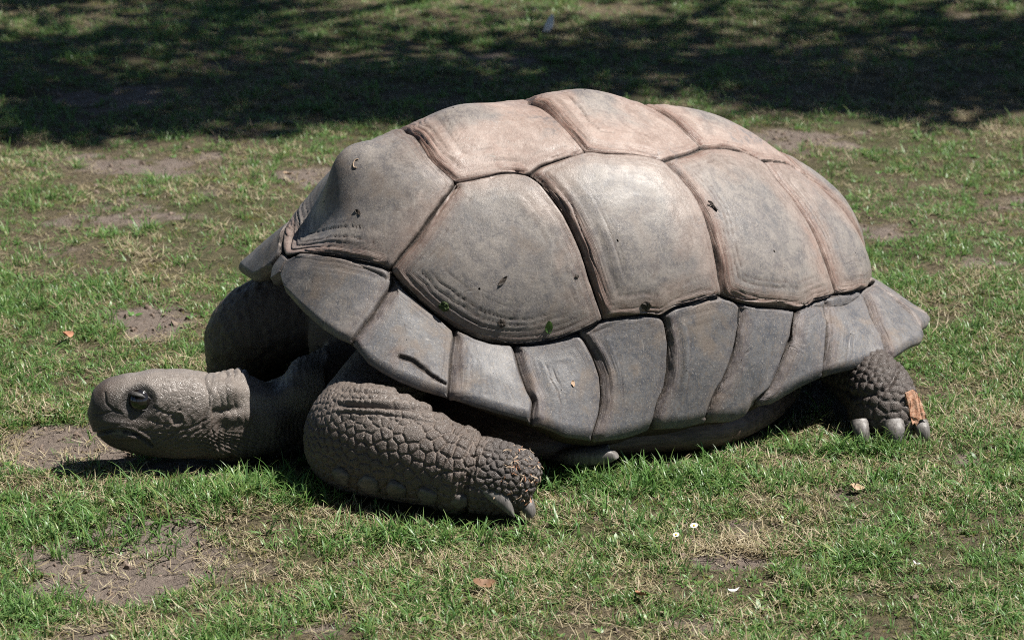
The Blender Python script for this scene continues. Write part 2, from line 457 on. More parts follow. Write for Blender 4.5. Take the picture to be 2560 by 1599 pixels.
def shell_base(U):
    """chart point (x, y), radius 0 = crown, 1 = costal/marginal seam, 2 = rim -> local (forward, near side, up)"""
    A = np.arctan2(U[:, 1], U[:, 0])
    r = np.hypot(U[:, 0], U[:, 1])
    c, s = np.cos(A), np.sin(A)
    L = FIT['Lb'] + (FIT['L'] - FIT['Lb']) * smooth(c, -.45, .45)
    bl = L * np.sign(c) * np.abs(c) ** FIT['ep']
    bw = FIT['W'] * np.sign(s) * np.abs(s) ** FIT['ep'] * (1 + FIT['eg'] * c)
    zb = four(FIT['zB'], A)
    drop = .085 * smooth(np.abs(A), 2.72, 2.96)              # the rear seam sits lower
    th = np.clip(1 - r, 0, 1) * HALF
    g = np.cos(th) ** FIT['a']
    hh = np.sin(th) ** FIT['b']
    D = np.stack([bl * g + FIT['ax'] * hh, bw * g, zb + (FIT['H'] - zb) * hh - drop * np.clip(r, 0, 1) ** 9], -1)
    B = np.stack([bl, bw, zb - drop], -1)
    k = np.clip(r - 1, 0, 1)[:, None]
    return np.where((r <= 1)[:, None], D, B + (rim_pt(A) - B) * k)


_cp, _sp = math.cos(PSI), math.sin(PSI)


def to_root(L):
    """local shell axes -> root object axes (world axes, origin at the tortoise base)"""
    return np.stack([-L[:, 0] * _cp + L[:, 1] * _sp, -L[:, 0] * _sp - L[:, 1] * _cp, L[:, 2]], -1)


def shell_pos(U):
    return to_root(shell_base(U))


def shell_nrm(U):
    e = 0.012
    du = shell_pos(U + np.array([e, 0])) - shell_pos(U - np.array([e, 0]))
    dv = shell_pos(U + np.array([0, e])) - shell_pos(U - np.array([0, e]))
    n = np.cross(du, dv)
    n /= np.linalg.norm(n, axis=1)[:, None] + 1e-12
    c = np.array([0, 0, 0.12])
    s = np.sign(((shell_pos(U) - c) * n).sum(1))
    return n * s[:, None]


tort = bpy.data.objects.new("tortoise", None)
COL.objects.link(tort)
tort.location = (CX, CY, 0)
tag(tort, "giant grey-brown tortoise resting on the lawn with its head lowered", "tortoise")
ROOT = np.array([CX, CY, 0.0])

# ---- the bony shell under the scutes (domed top, rolled rim, hollow underside)
na = 240
aa = np.linspace(-math.pi, math.pi, na, endpoint=False)
rr = np.concatenate([[0.01], np.linspace(0.06, 1.0, 18), np.linspace(1.08, 1.99, 10)])
rings = []
for r in rr:
    U = np.stack([r * np.cos(aa), r * np.sin(aa)], -1)
    rings.append(shell_pos(U) - shell_nrm(U) * (0.011 if r > 0.97 else 0.055))
rim = rim_pt(aa)
side = 0.5 - 0.5 * np.cos(2 * aa)                      # 1 on the flanks, 0 at head and tail
side = smooth(side, 0.15, 0.85)
for k, (sc_, dz) in enumerate(((0.965, -0.004), (0.95, -0.006), (0.92, -0.004), (0.87, 0.0), (0.80, 0.012))):
    q = rim.copy()
    q[:, :2] *= sc_
    low = np.where(k < 2, dz, dz)
    q[:, 2] += low * (1 - side) + side * (-0.004 - 0.011 * k)
    q[:, 2] = np.maximum(q[:, 2], 0.03)
    rings.append(to_root(q))
V = np.concatenate(rings)
car_me = mesh_np("carapace", V, grid_faces(len(rings), na))
carapace = link("carapace", car_me, M_BASE, tort)

# ---- plastron: flat plate under the body, resting on the grass
pl = []
for sc_, z in ((0.02, .004), (0.55, .002), (0.86, .001), (0.96, .005), (0.995, .016), (1.0, .03), (0.985, .046), (.96, .058), (0.93, .072), (0.8, .10)):
    ca_, sa_ = np.cos(aa), np.sin(aa)
    q = np.stack([0.43 * np.sign(ca_) * np.abs(ca_) ** .72, 0.340 * np.sign(sa_) * np.abs(sa_) ** .62, 0 * aa], -1)
    q[:, 1] *= 1 - .16 * smooth(q[:, 0], .05, .43) - .10 * smooth(-q[:, 0], .25, .43)
    q[:, 1] *= 1 + .12 * np.exp(-((q[:, 0] + .13) / .12) ** 2)
    q[:, :2] *= sc_
    q[:, 2] = z + 0.005 * vnoise(np.stack([q[:, 0], q[:, 1], 0 * aa], -1), 14) * (z > .01)
    q[:, 0] -= 0.09
    # shallow transverse seams of the belly plates
    q[:, :2] *= (1 - .012 * np.exp(-((np.mod(q[:, :1] + .02, .155) - .0775) / .006) ** 2))
    pl.append(to_root(q))
link("plastron", mesh_np("plastron", np.concatenate(pl), grid_faces(len(pl), na)), M_PLAST, tort)


# ---- scutes
def poly_resample(pts, closed_flags, n):
    """pts: list of (x, y, isrim); resample closed polygon to n points by shell length"""
    P = np.array([p[:2] for p in pts], dtype=float)
    f = np.array([p[2] for p in pts], dtype=float)
    P2 = np.vstack([P, P[:1]])
    f2 = np.append(f, f[0])
    # densify
    dense, df = [], []
    for i in range(len(P)):
        k = 8
        for j in range(k):
            t = j / k
            dense.append(P2[i] * (1 - t) + P2[i + 1] * t)
            df.append(1.0 if (f2[i] > .5 and f2[i + 1] > .5) else 0.0)
    dense = np.array(dense)
    W = shell_pos(dense)
    d = np.linalg.norm(np.roll(W, -1, 0) - W, axis=1)
    s = np.concatenate([[0], np.cumsum(d)])
    u = np.linspace(0, s[-1], n, endpoint=False)
    D2 = np.vstack([dense, dense[:1]])
    out = np.stack([np.interp(u, s, D2[:, 0]), np.interp(u, s, D2[:, 1])], -1)
    idx = np.clip(np.searchsorted(s, u, side='right') - 1, 0, len(df) - 1)
    fl = np.array(df)[idx]
    # wrinkle the seams a little, soften corners
    for _ in range(1):
        sm = 0.25 * np.roll(out, 1, 0) + 0.5 * out + 0.25 * np.roll(out, -1, 0)
        keep = fl > .5
        out = np.where(keep[:, None], out, sm)
    return out, fl


def make_scute(pts, bulge, edge, gw, gd, tone, ringamp=0.0007, ringfreq=240., centre=None, n=150, m=36, knob=None, crack=None, fbev=1.5, growamp=0.0, seed=0):
    bnd, rimf = poly_resample(pts, None, n)
    c = bnd.mean(0) if centre is None else np.array(centre)
    ts = 1 - (1 - np.linspace(0.0, 1.0, m)) ** 1.35
    ts[0] = 0.012
    U = (c[None, None] + ts[:, None, None] * (bnd - c)[None]).reshape(-1, 2)
    T = np.repeat(ts, n)
    P = shell_pos(U)
    Nn = shell_nrm(U)
    BW = shell_pos(bnd)
    seam = BW[rimf < .5]
    dE = np.full(len(P), 9.0)
    near_ = np.zeros(len(P), dtype=int)
    for i in range(0, len(seam)):
        d2 = ((P - seam[i]) ** 2).sum(1)
        m_ = d2 < dE
        dE[m_] = d2[m_]
        near_[m_] = i
    dE = np.sqrt(dE)
    tw = seam[near_] - P
    fr_ = (tw @ np.array([-_cp, -_sp, -.15])) / (dE + 1e-5)
    front = smooth(fr_, -.2, .75) * smooth(dE, -.002, .004)          # 1 where the nearest joint lies towards the head: the broad new-growth side
    rad = np.hypot(U[:, 0], U[:, 1])
    dR = np.clip((2.0 - rad), 0, 1) * 0.17
    wob = (1 + 0.55 * vnoise(P, 16, seed) + .2 * vnoise(P, 60, seed)) * (.46 + fbev * front)
    g = smooth(dE, 0.0, gw * np.maximum(wob, .3))
    hgt = -gd + (gd + edge) * g ** 0.8
    cW = shell_pos(c[None])[0]
    rW = np.linalg.norm(P - cW, axis=1) / (np.linalg.norm(BW - cW, axis=1).mean())
    hgt = hgt + bulge * (.75 * np.exp(-(rW / .75) ** 2) + .25 * (1 - np.exp(-(np.minimum(dE, .5) / .030) ** 2)))
    rw = smooth(dE, 0.10, 0.02) * g
    rg = np.sin(dE * ringfreq * 2 * math.pi / 6.0 + 2.2 * vnoise(P, 9, seed + 3)) * (0.55 + 0.45 * vnoise(P, 13, seed + 5))
    fr = vnoise(np.stack([dE * 420, P[:, 0] * 12, P[:, 2] * 12], -1), 1.0, seed + 9)
    q_ = dE * 95 + .55 * vnoise(P, 12, seed + 2) + .25 * vnoise(P, 40, seed + 4)
    ln_ = np.exp(-((np.mod(q_, 1) - .5) / .10) ** 2) * smooth(vnoise(np.stack([np.floor(q_) * 3.7, P[:, 0] * 5, P[:, 2] * 5], -1), 1, seed + 6), -.25, .35)
    grow = ln_ * smooth(dE, .085, .050) * smooth(dE, .004, .009) * (.45 + .7 * front) * (1.0 if tone < .75 else .6)
    hgt = hgt - (.0018 + growamp) * grow
    hgt = hgt + ringamp * rw * (.45 + .9 * front) * (rg + 0.9 * fr)
    hgt = hgt + 0.0012 * fbm(P, 18, 3, seed + 1) * g
    if knob:
        for kx, ky, kr, kh in knob:
            hgt = hgt + kh * np.exp(-(((U - np.array([kx, ky])) / kr) ** 2).sum(1)) * g
    if tone >= .75:                                        # marginals: rounded outer rim
        hgt = hgt - 0.007 * np.clip(1 - dR / 0.016, 0, 1) ** 2
    if crack:                                              # an old split in the horn
        Wc = shell_pos(np.array(crack))
        dc = np.full(len(P), 9.0)
        for a_, b_ in zip(Wc[:-1], Wc[1:]):
            ab = b_ - a_
            tq = np.clip(((P - a_) @ ab) / (ab @ ab), 0, 1)
            dc = np.minimum(dc, np.linalg.norm(P - (a_ + tq[:, None] * ab), axis=1))
        dc = dc * (1 + .5 * vnoise(P, 60, 4))
        hgt = hgt - .006 * np.exp(-(dc / .0028) ** 2)
        dE = np.minimum(dE, dc * .9)
    P = P + Nn * hgt[:, None]
    if rimf.any():                                         # rolled lower lip of the rim plates
        last = P[-n:]
        inw = -last * np.array([1, 1, 0])
        inw /= np.linalg.norm(inw, axis=1)[:, None] + 1e-9
        nb = Nn[-n:]
        isr = (rimf > .5)[:, None]
        extra = []
        for q_in, q_dn in ((.0015, .0045), (.005, .0085), (.012, .0105), (.022, .009), (.034, .006)):
            lipp = last + inw * q_in - np.array([0, 0, q_dn])
            extra.append(np.where(isr, lipp, last - nb * .006 + inw * .001))
        P = np.concatenate([P] + extra)
        k_ = len(extra)
        T = np.concatenate([T, np.ones(n * k_)])
        dE = np.concatenate([dE, np.tile(np.where(rimf > .5, dE[-n:], .001), k_)])
        front = np.concatenate([front, np.tile(front[-n:], k_)])
        m = m + k_
    F_ = grid_faces(m, n)
    q_ = P[F_[: n * 8]]
    fn_ = np.cross(q_[:, 1] - q_[:, 0], q_[:, 3] - q_[:, 0])
    if (fn_ * Nn[F_[: n * 8, 0]]).sum() < 0:
        F_ = F_[:, ::-1]
    me = mesh_np("scute", P, F_)
    fattr(me, 'ring_t', T)
    fattr(me, 'edge_d', dE)
    fattr(me, 'front', front)
    fattr(me, 'grow', np.concatenate([grow, np.zeros(len(P) - len(grow))]))
    fattr(me, 'tone', np.full(len(P), tone) + 0.0)
    o = link("scute", me, M_SHELL, carapace)
    return o


def mir(pts):
    return [(p[0], -p[1], p[2]) for p in pts][::-1]


def S(name, rev=False):
    q = [(x, y, 0) for x, y in SEAM[name]]
    return q[::-1] if rev else q


V45N = (-0.55, 0.12)
M45 = [(-0.52, 0.0, 0)]
V12 = [(0.292, 0.0, 0)]
V23 = [(-0.010, 0.0, 0)]
V34 = [(-0.204, 0.0, 0)]
FRONT = [(1.0, 0.0, 0)]
BACK = [(-1.0, 0.0, 0)]
V5C4 = [(-0.55, 0.12, 0), (-0.70, 0.165, 0), (-0.85, 0.21, 0), (-0.97, 0.245, 0)]
clean = lambda q: [p for i, p in enumerate(q) if i == 0 or abs(p[0] - q[i - 1][0]) + abs(p[1] - q[i - 1][1]) > 1e-6]


def sym(half):
    """half polygon from a midline point to a midline point on the near side"""
    h = clean(half)
    return h + mir(h)[1:-1]


v1v2 = [p for p in S('V1V2') if p[1] > 0.03]
v2v3 = [p for p in S('V2V3') if p[1] > 0.03]
v3v4 = [p for p in S('V3V4') if p[1] > 0.03]
v1m = [p for p in S('V1M') if p[1] > 0.05]
v4c4 = S('V4C4') + [(*V45N, 0)]
V1h = FRONT + v1m + S('V1C1', True) + v1v2[::-1] + V12
V2h = V12 + v1v2 + S('V2C1') + S('V2C2') + v2v3 + V23
V3h = V23 + v2v3[::-1] + S('V3C2') + S('V3C3') + v3v4 + V34
V4h = V34 + v3v4[::-1] + S('V4C3') + v4c4 + M45
V5h = M45 + V5C4 + [(-0.99, 0.12, 0)] + BACK
make_scute(sym(V1h), .004, .004, .008, .004, .50, .0012, 170., (0.62, 0.0), 220, 44, growamp=.0012, knob=[(0.47, 0.0, 0.105, 0.036), (0.72, 0.16, 0.18, -0.026), (0.72, -0.16, 0.18, -0.026), (0.78, 0.0, 0.2, -0.012), (.40, .28, .12, .008)], seed=11)
make_scute(sym(V2h), .003, .001, .008, .007, -.12, .0009, 200., (0.16, 0.0), 200, 40, [(0.155, 0, 0.10, .017)], seed=12)
make_scute(sym(V3h), .003, .001, .008, .007, -.16, .0009, 200., (-0.10, 0.0), 200, 40, [(-0.10, 0, 0.09, .021)], seed=13)
make_scute(sym(V4h), .004, .002, .008, .006, -.08, .0008, 200., (-0.34, 0.0), 180, 36, [(-.36, 0, .12, .011)], seed=14)
make_scute(sym(V5h), .012, .004, .011, .004, .35, .0008, 200., (-0.76, 0.0), 140, 30, seed=15)
C1 = S('V1C1') + S('C1M')[1:] + S('C1C2', True)[1:] + S('V2C1', True)[1:-1]
C2 = S('V2C2', True) + S('C1C2')[1:] + S('C2M')[1:] + S('C2C3', True)[1:] + S('V3C2', True)[1:-1]
C3 = S('V3C3', True) + S('C2C3')[1:] + S('C3M')[1:] + S('C3C4', True)[1:] + S('V4C3', True)[1:-1]
C4 = v4c4[::-1] + S('C3C4')[1:] + S('C4M')[1:] + V5C4[::-1]
for q, kw in ((C1, dict(bulge=.016, edge=.006, tone=.50, centre=(0.36, 0.68), seed=21)),
              (C2, dict(bulge=.013, edge=.005, tone=.36, centre=(-0.06, 0.64), seed=22)),
              (C3, dict(bulge=.011, edge=.005, tone=.30, centre=(-0.42, 0.60), seed=23)),
              (C4, dict(bulge=.011, edge=.004, tone=.22, centre=(-0.72, 0.36), seed=24))):
    for pts in (clean(q), mir(clean(q))):
        k2 = dict(kw)
        if pts is not None and pts[0][1] < 0 or np.mean([p[1] for p in pts]) < 0:
            k2['centre'] = (kw['centre'][0], -kw['centre'][1])
        make_scute(pts, gw=.0075, gd=.005, ringamp=.00045, ringfreq=260., n=190, m=44, **k2)


# marginals: between the costal seam (top), the side seams and the rim
TOPS = S('V1M')[1:-1] + S('C1M') + S('C2M')[1:] + S('C3M')[1:] + S('C4M')[1:]
TOPS = [p for p in TOPS if p[1] > 0.03] + [(-0.99, 0.24, 0), (-1.0, 0.12, 0)]
tang = np.unwrap([math.atan2(p[1], p[0]) for p in TOPS])


def top_between(a0, a1):
    return [p for p, a in zip(TOPS, tang) if a0 < a < a1]


def on_rim(a):
    return (2.0 * math.cos(a), 2.0 * math.sin(a), 1)


def seam_line(name):
    q = S(name)
    a = math.atan2(q[-1][1], q[-1][0])
    return q + [on_rim(a)]


lines = [[(1.06, 0.075, 0), (1.5, 0.12, 0), on_rim(0.085)]]
for nme in ('m12', 'm23', 'm34', 'm45', 'm56', 'm67', 'm78', 'm89', 'm910', 'm1011'):
    lines.append(seam_line(nme))
lines.append([(-0.99, 0.18, 0), (-1.5, 0.30, 0), on_rim(2.93)])
for k in range(len(lines) - 1):
    A, B = lines[k], lines[k + 1]
    a0, a1 = math.atan2(A[0][1], A[0][0]), math.atan2(B[0][1], B[0][0])
    t = top_between(a0 + .004, a1 - .004)
    if k == 0:
        t = [p for p in t if p[0] < 0.98]
    r0, r1 = math.atan2(A[-1][1], A[-1][0]), math.atan2(B[-1][1], B[-1][0])
    rimp = [on_rim(a) for a in np.linspace(r0, r1, 14)[1:-1]]
    poly = clean(A[::-1] + t + B + rimp[::-1])
    flare = k in (0, 1, 2, 8, 9, 10)
    for pts in (poly, mir(poly)):
        sg = 1 if np.mean([p[1] for p in pts]) > 0 else -1
        ctr = np.mean([p[:2] for p in pts], axis=0)
        am, rm = math.atan2(ctr[1], ctr[0]), 1.55
        make_scute(pts, .006 if flare else .008, .004, .014, .006, (1.0, 1.0, 1.0, 1.0, 1.0, 1.0, 1.0, .97, .9, .82, .75)[k] if k else .76, .0006, 200.,
                   (rm * math.cos(am), rm * math.sin(am)), *((240, 60) if k == 1 and sg > 0 else (130, 30)),
                   fbev=.7, crack=[(1.122, 1.375), (1.064, 1.395), (1.038, 1.468), (1.017, 1.53), (0.985, 1.60)] if k == 1 and sg > 0 else None, seed=31 + k)
nu = [(1.0, 0.0, 0), (1.06, 0.075, 0), (1.5, 0.12, 0), on_rim(0.085), on_rim(0.045), (2.0, 0.0, 1)]
make_scute(sym(nu), .002, .001, .009, .004, .8, .0005, 200., (1.5, 0), 80, 16, seed=50)
su = [(-2.0, 0.0, 1), on_rim(3.04), on_rim(2.93), (-1.5, 0.30, 0), (-0.99, 0.18, 0), (-1.0, 0.0, 0)]
make_scute(sym(su), .008, .005, .010, .004, .7, .0005, 200., (-1.5, 0), 100, 20, seed=51)


# ------------------------------------------------------------------ the body: one continuous skin
def tube(st, m=40, power=2.25, up=(0, 0, 1)):
    """st rows: x,y,z, half width, half height -> closed swept tube (V, F)"""
    st = np.array(st, dtype=float)
    # resample smoothly (Catmull-Rom)
    n = len(st)
    out = []
    for i in range(n - 1):
        p0, p1, p2, p3 = st[max(i - 1, 0)], st[i], st[i + 1], st[min(i + 2, n - 1)]
        for t in np.linspace(0, 1, 6, endpoint=False):
            out.append(0.5 * ((2 * p1) + (-p0 + p2) * t + (2 * p0 - 5 * p1 + 4 * p2 - p3) * t * t + (-p0 + 3 * p1 - 3 * p2 + p3) * t ** 3))
    out.append(st[-1])
    out = np.array(out)
    T = np.gradient(out[:, :3], axis=0)
    T /= np.linalg.norm(T, axis=1)[:, None]
    U = np.array(up, float)
    R = np.cross(T, U)
    R /= np.linalg.norm(R, axis=1)[:, None]
    Un = np.cross(R, T)
    a = np.linspace(0, 2 * math.pi, m, endpoint=False)
    ca, sa = np.sign(np.cos(a)) * np.abs(np.cos(a)) ** (2 / power), np.sign(np.sin(a)) * np.abs(np.sin(a)) ** (2 / power)
    V = out[:, None, :3] + R[:, None] * (ca[None, :, None] * out[:, 3][:, None, None]) + Un[:, None] * (sa[None, :, None] * out[:, 4][:, None, None])
    k = len(out)
    V = np.concatenate([V.reshape(-1, 3), out[:1, :3] - T[:1] * out[0, 3] * .3, out[-1:, :3]])
    F = [tuple(f) for f in grid_faces(k, m)]
    F += [(i, k * m, (i + 1) % m) for i in range(m)]
    F += [((k - 1) * m + i, (k - 1) * m + (i + 1) % m, k * m + 1) for i in range(m)]
    return V, F, out


HEAD = [(-0.7545, -0.034, 0.1060, 0.012, 0.012), (-0.7475, -0.033, 0.1058, 0.027, 0.0330), (-0.7347, -0.031, 0.1065, 0.036, 0.0505),
        (-0.7173, -0.029, 0.1065, 0.042, 0.0610), (-0.693, -0.025, 0.104, 0.047, 0.0687), (-0.6653, -0.020, 0.1009, 0.051, 0.075),
        (-0.6307, -0.012, 0.0976, 0.056, 0.0791), (-0.5961, -0.003, 0.0938, 0.060, 0.0808), (-0.5649, 0.005, 0.0885, 0.062, 0.0793),
        (-0.5407, 0.012, 0.082, 0.059, 0.0776), (-0.5094, 0.020, 0.0756, 0.057, 0.0751), (-0.4781, 0.030, 0.0690, 0.056, 0.0715),
        (-0.4297, 0.055, 0.0660, 0.060, 0.0680), (-0.3673, 0.10, 0.0841, 0.068, 0.0758), (-0.3041, 0.15, 0.0992, 0.07, 0.0771), (-0.22, 0.21, 0.125, 0.075, 0.08)]
FORE = [(-0.15, 0.16, 0.205, .07, .07), (-0.19, 0.09, 0.18, .072, .072), (-0.235, 0.01, 0.142, .074, .078), (-0.276, -0.075, 0.108, .076, .086), (-0.283, -0.122, 0.099, .080, .093),
        (-0.2437, -0.1503, 0.099, .085, .098), (-0.1868, -0.1812, 0.092, .08, .089), (-0.1307, -0.2079, 0.081, .073, .077),
        (-0.0788, -0.226, 0.071, .068, .067), (-0.0377, -0.2338, 0.066, .066, .065), (-0.002, -0.2382, 0.06, .060, .060),
        (0.0240, -0.2429, 0.052, .049, .050), (0.0385, -0.2445, 0.046, .028, .032)]
FARL = [(-0.22, 0.36, 0.20, .09, .09), (-0.36, 0.36, 0.185, .09, .09), (-0.465, 0.37, 0.145, .086, .086), (-0.510, 0.39, 0.10, .084, .084),
        (-0.515, 0.42, 0.05, .082, .082), (-0.515, 0.43, 0.01, .078, .078), (-0.515, 0.43, -0.02, .06, .06)]
CHEST = [(-0.02, 0.30, 0.16, .15, .12), (-0.18, 0.29, 0.17, .15, .12), (-0.29, 0.28, 0.17, .14, .115), (-0.35, 0.27, 0.165, .10, .09), (-0.38, 0.27, .165, .05, .05)]
HIND = [(0.38, 0.42, 0.20, .07, .07), (0.52, 0.40, 0.15, .065, .065), (0.605, 0.345, 0.105, .062, .062), (0.650, 0.275, 0.080, .061, .060),
        (0.682, 0.210, 0.064, .070, .062), (0.692, 0.178, 0.046, .078, .064), (0.694, 0.166, 0.02, .081, .064), (0.692, 0.160, -.005, .068, .05)]
FARH = [(0.35, 0.60, 0.2, .08, .08), (0.42, 0.68, 0.12, .085, .085), (0.45, 0.72, 0.05, .075, .075), (0.45, 0.73, -.01, .06, .06)]
TAIL = [(0.55, 0.50, 0.19, .05, .05), (0.66, 0.55, 0.13, .035, .035), (0.70, 0.58, 0.08, .018, .018), (0.71, 0.59, 0.05, .006, .006)]
parts, labels = [], {}
allV, allF, off = [], [], 0
centres = {}
for nme, st in (('head', HEAD), ('fore', FORE), ('farl', FARL), ('hind', HIND), ('farh', FARH), ('tail', TAIL), ('chest', CHEST)):
    up = (0, 0, 1) if nme in ('head', 'tail', 'fore') else (1, 0.3, 0.2)
    if nme == 'fore':
        up = (0.35, 0.0, 1)
    Vt, Ft, c = tube(st, 44, 2.3 if nme == 'head' else 2.15, up)
    centres[nme] = (c, Vt)
    allV.append(Vt)
    allF += [tuple(i + off for i in f) for f in Ft]
    off += len(Vt)
# trunk inside the shell
nu_, nv_ = 40, 64
th = np.linspace(0.02, math.pi - 0.02, nu_)
ph = np.linspace(0, 2 * math.pi, nv_, endpoint=False)
E = np.stack([0.44 * np.sin(th)[:, None] * np.cos(ph)[None], 0.32 * np.sin(th)[:, None] * np.sin(ph)[None], 0.165 + 0.115 * np.cos(th)[:, None] + 0 * ph[None]], -1).reshape(-1, 3)
E[:, 0] -= 0.07
E = to_root(E) + ROOT
Ff = [tuple(f) for f in grid_faces(nu_, nv_)] + [tuple(range(nv_))] + [tuple(range((nu_ - 1) * nv_, nu_ * nv_))[::-1]]
allV.append(E)
allF += [tuple(i + off for i in f) for f in Ff]
V = np.concatenate(allV) - ROOT
me0 = mesh_np("body_rough", V, allF)
bm = bmesh.new()
bm.from_mesh(me0)
bmesh.ops.recalc_face_normals(bm, faces=bm.faces)
bm.to_mesh(me0)
bm.free()
tmp = bpy.data.objects.new("body_rough", me0)
COL.objects.link(tmp)
md = tmp.modifiers.new("r", 'REMESH')
md.mode = 'VOXEL'
md.voxel_size = 0.0031
dg = bpy.context.evaluated_depsgraph_get()
body_me = bpy.data.meshes.new_from_object(tmp.evaluated_get(dg))
body_me.name = "body"
bpy.data.objects.remove(tmp)
bpy.data.meshes.remove(me0)
bm = bmesh.new()
bm.from_mesh(body_me)


def fine_zone(v):
    x, y = v.co.x + CX, v.co.y + CY
    return (x < -.455 and y < .05) or (-.36 < x < .07 and y < -.105 and v.co.z > -.01)


for v in bm.verts:
    v.tag = fine_zone(v)
bmesh.ops.subdivide_edges(bm, edges=[e for e in bm.edges if e.verts[0].tag and e.verts[1].tag], cuts=1, use_grid_fill=True)
bm.to_mesh(body_me)
bm.free()
nv = len(body_me.vertices)
co = np.empty(nv * 3)
body_me.vertices.foreach_get('co', co)
co = co.reshape(-1, 3)
ne = len(body_me.edges)
ed = np.empty(ne * 2, dtype=np.int32)
body_me.edges.foreach_get('vertices', ed)
ed = ed.reshape(-1, 2)
deg = np.bincount(ed.ravel(), minlength=nv)[:, None]


def lap(X, it, f=0.6):
    X = X.copy()
    for _ in range(it):
        s = np.stack([np.bincount(ed[:, 0], X[ed[:, 1], k], nv) + np.bincount(ed[:, 1], X[ed[:, 0], k], nv) for k in range(X.shape[1])], -1)
        X += f * (s / deg - X)
    return X


co = lap(co, 16)
body_me.vertices.foreach_set('co', co.ravel())
body_me.update()
nr = np.empty(nv * 3)
body_me.vertices.foreach_get('normal', nr)
nr = nr.reshape(-1, 3)
W = co + ROOT                                                     # world rest position

# which limb a vertex belongs to
names = list(centres)
kd = KDTree(sum(len(centres[n][1]) for n in names))
i = 0
lab_src = []
for li, n in enumerate(names):
    for v in centres[n][1]:
        kd.insert(Vector(v), i)
        lab_src.append(li)
        i += 1
kd.balance()
sub = np.arange(0, nv)
coarse = {}
lab = np.empty(nv, dtype=np.int8)
key = np.floor(W / 0.012).astype(int)
for j in range(nv):
    k = (key[j, 0], key[j, 1], key[j, 2])
    v = coarse.get(k)
    if v is None:
        v = lab_src[kd.find(Vector(W[j]))[1]]
        coarse[k] = v
    lab[j] = v


def along(nme, Q):
    c = centres[nme][0][:, :3]
    best = np.full(len(Q), 9.0)
    s = np.zeros(len(Q))
    for i, p in enumerate(c):
        d = ((Q - p) ** 2).sum(1)
        m = d < best
        best[m] = d[m]
        s[m] = i / (len(c) - 1)
    return s


disp = np.zeros(nv)
crease = np.zeros(nv)
lite = np.zeros(nv)
dark = np.zeros(nv)
mouth = np.zeros(nv)


def polydist(Q, pts):
    """distance in (x, z) to a polyline"""
    d = np.full(len(Q), 9.0)
    pts = np.array(pts)
    for a, b in zip(pts[:-1], pts[1:]):
        ab = b - a
        t = np.clip(((Q - a) @ ab) / (ab @ ab), 0, 1)
        d = np.minimum(d, np.linalg.norm(Q - (a + t[:, None] * ab), axis=1))
    return d


# ---- head
hm = np.where((lab == 0) & (W[:, 0] < -0.34))[0]
H = W[hm]
XZ = H[:, [0, 2]]
hn = nr[hm]
sidef = smooth(np.abs(hn[:, 1]), 0.15, 0.5)
eye = np.array([-0.6603, 0.137])
ev = (XZ - eye) @ np.array([[0.97, 0.24], [-0.24, 0.97]]).T
er = np.hypot(ev[:, 0] / 0.0275, ev[:, 1] / 0.0225)
d = -0.0075 * np.exp(-er ** 4) * sidef
d += 0.0016 * np.exp(-((er - 1.25) / 0.2) ** 2) * sidef * smooth(ev[:, 1], -0.02, 0.012)
d -= 0.004 * np.exp(-(((XZ - np.array([-.668, .108])) / np.array([.026, .008])) ** 2).sum(1)) * sidef
# brow plates
for (bx, bz, br, bh) in ((-0.715, 0.158, .013, .003), (-0.69, .168, .018, .003), (-.645, .172, .02, .003), (-.605, .150, .018, .0025), (-.625, .138, .012, .002)):
    d += bh * np.exp(-(((XZ - np.array([bx, bz])) / br) ** 2).sum(1))
MOUTH = [(-0.7545, 0.064), (-0.7402, 0.074), (-0.7250, 0.083), (-0.7089, 0.0875), (-0.6915, 0.0885), (-0.675, 0.0850), (-0.660, 0.0765), (-0.648, .0665), (-0.640, 0.056)]
md_ = polydist(XZ, MOUTH)
d -= 0.0046 * np.exp(-(md_ / 0.0024) ** 2) * (0.35 + .65 * sidef)
d += 0.0022 * np.exp(-((md_ - .006) / .003) ** 2) * sidef
lip = np.exp(-(((XZ - np.array([-.689, .0835])) / np.array([.020, .0046])) ** 4).sum(1)) * sidef
d -= 0.0012 * lip
d += .0045 * np.exp(-(((XZ - np.array([-.689, .0740])) / np.array([.030, .0060])) ** 2).sum(1)) * sidef
d += .0040 * np.exp(-(((XZ - np.array([-.700, .1030])) / np.array([.028, .0080])) ** 2).sum(1)) * sidef
mouth[hm] = lip * smooth(fbm(H, 110, 3, 5), -.3, .2) * 0.7
CREASE = [(-0.585, 0.182), (-0.5688, 0.178), (-0.5488, 0.166), (-0.5393, 0.1447), (-0.5376, 0.1245), (-0.5468, 0.1027), (-.552, .09)]
cd = polydist(XZ, CREASE)
d -= 0.0038 * np.exp(-(cd / 0.0026) ** 2)
for ln, dep in (([(-0.742, 0.1145), (-0.728, 0.117), (-0.7039, 0.1236), (-0.6893, 0.118)], .0013), ([(-0.7191, 0.1523), (-0.7174, 0.1371), (-0.706, .127), (-0.693, 0.122)], .002),
                ([(-.632, .130), (-.615, .118), (-.60, .116), (-.588, .122)], .0025), ([(-.64, .105), (-.62, .098), (-.60, .096)], .002),
                ([(-.66, .087), (-.63, .084), (-.60, .083), (-.57, .089), (-.545, .100)], .002), ([(-.64, .078), (-.60, .073), (-.57, .078), (-.548, .086)], .002)):
    q = polydist(XZ, ln)
    d -= dep * np.exp(-(q / 0.0019) ** 2) * sidef
    crease[hm] = np.maximum(crease[hm], 0.4 * np.exp(-(q / 0.002) ** 2) * sidef)
ty = np.hypot(XZ[:, 0] + .594, XZ[:, 1] - .1057)
d -= 0.0035 * np.exp(-(ty / 0.010) ** 4) * sidef
d += 0.0014 * np.exp(-((ty - .013) / .0025) ** 2) * sidef
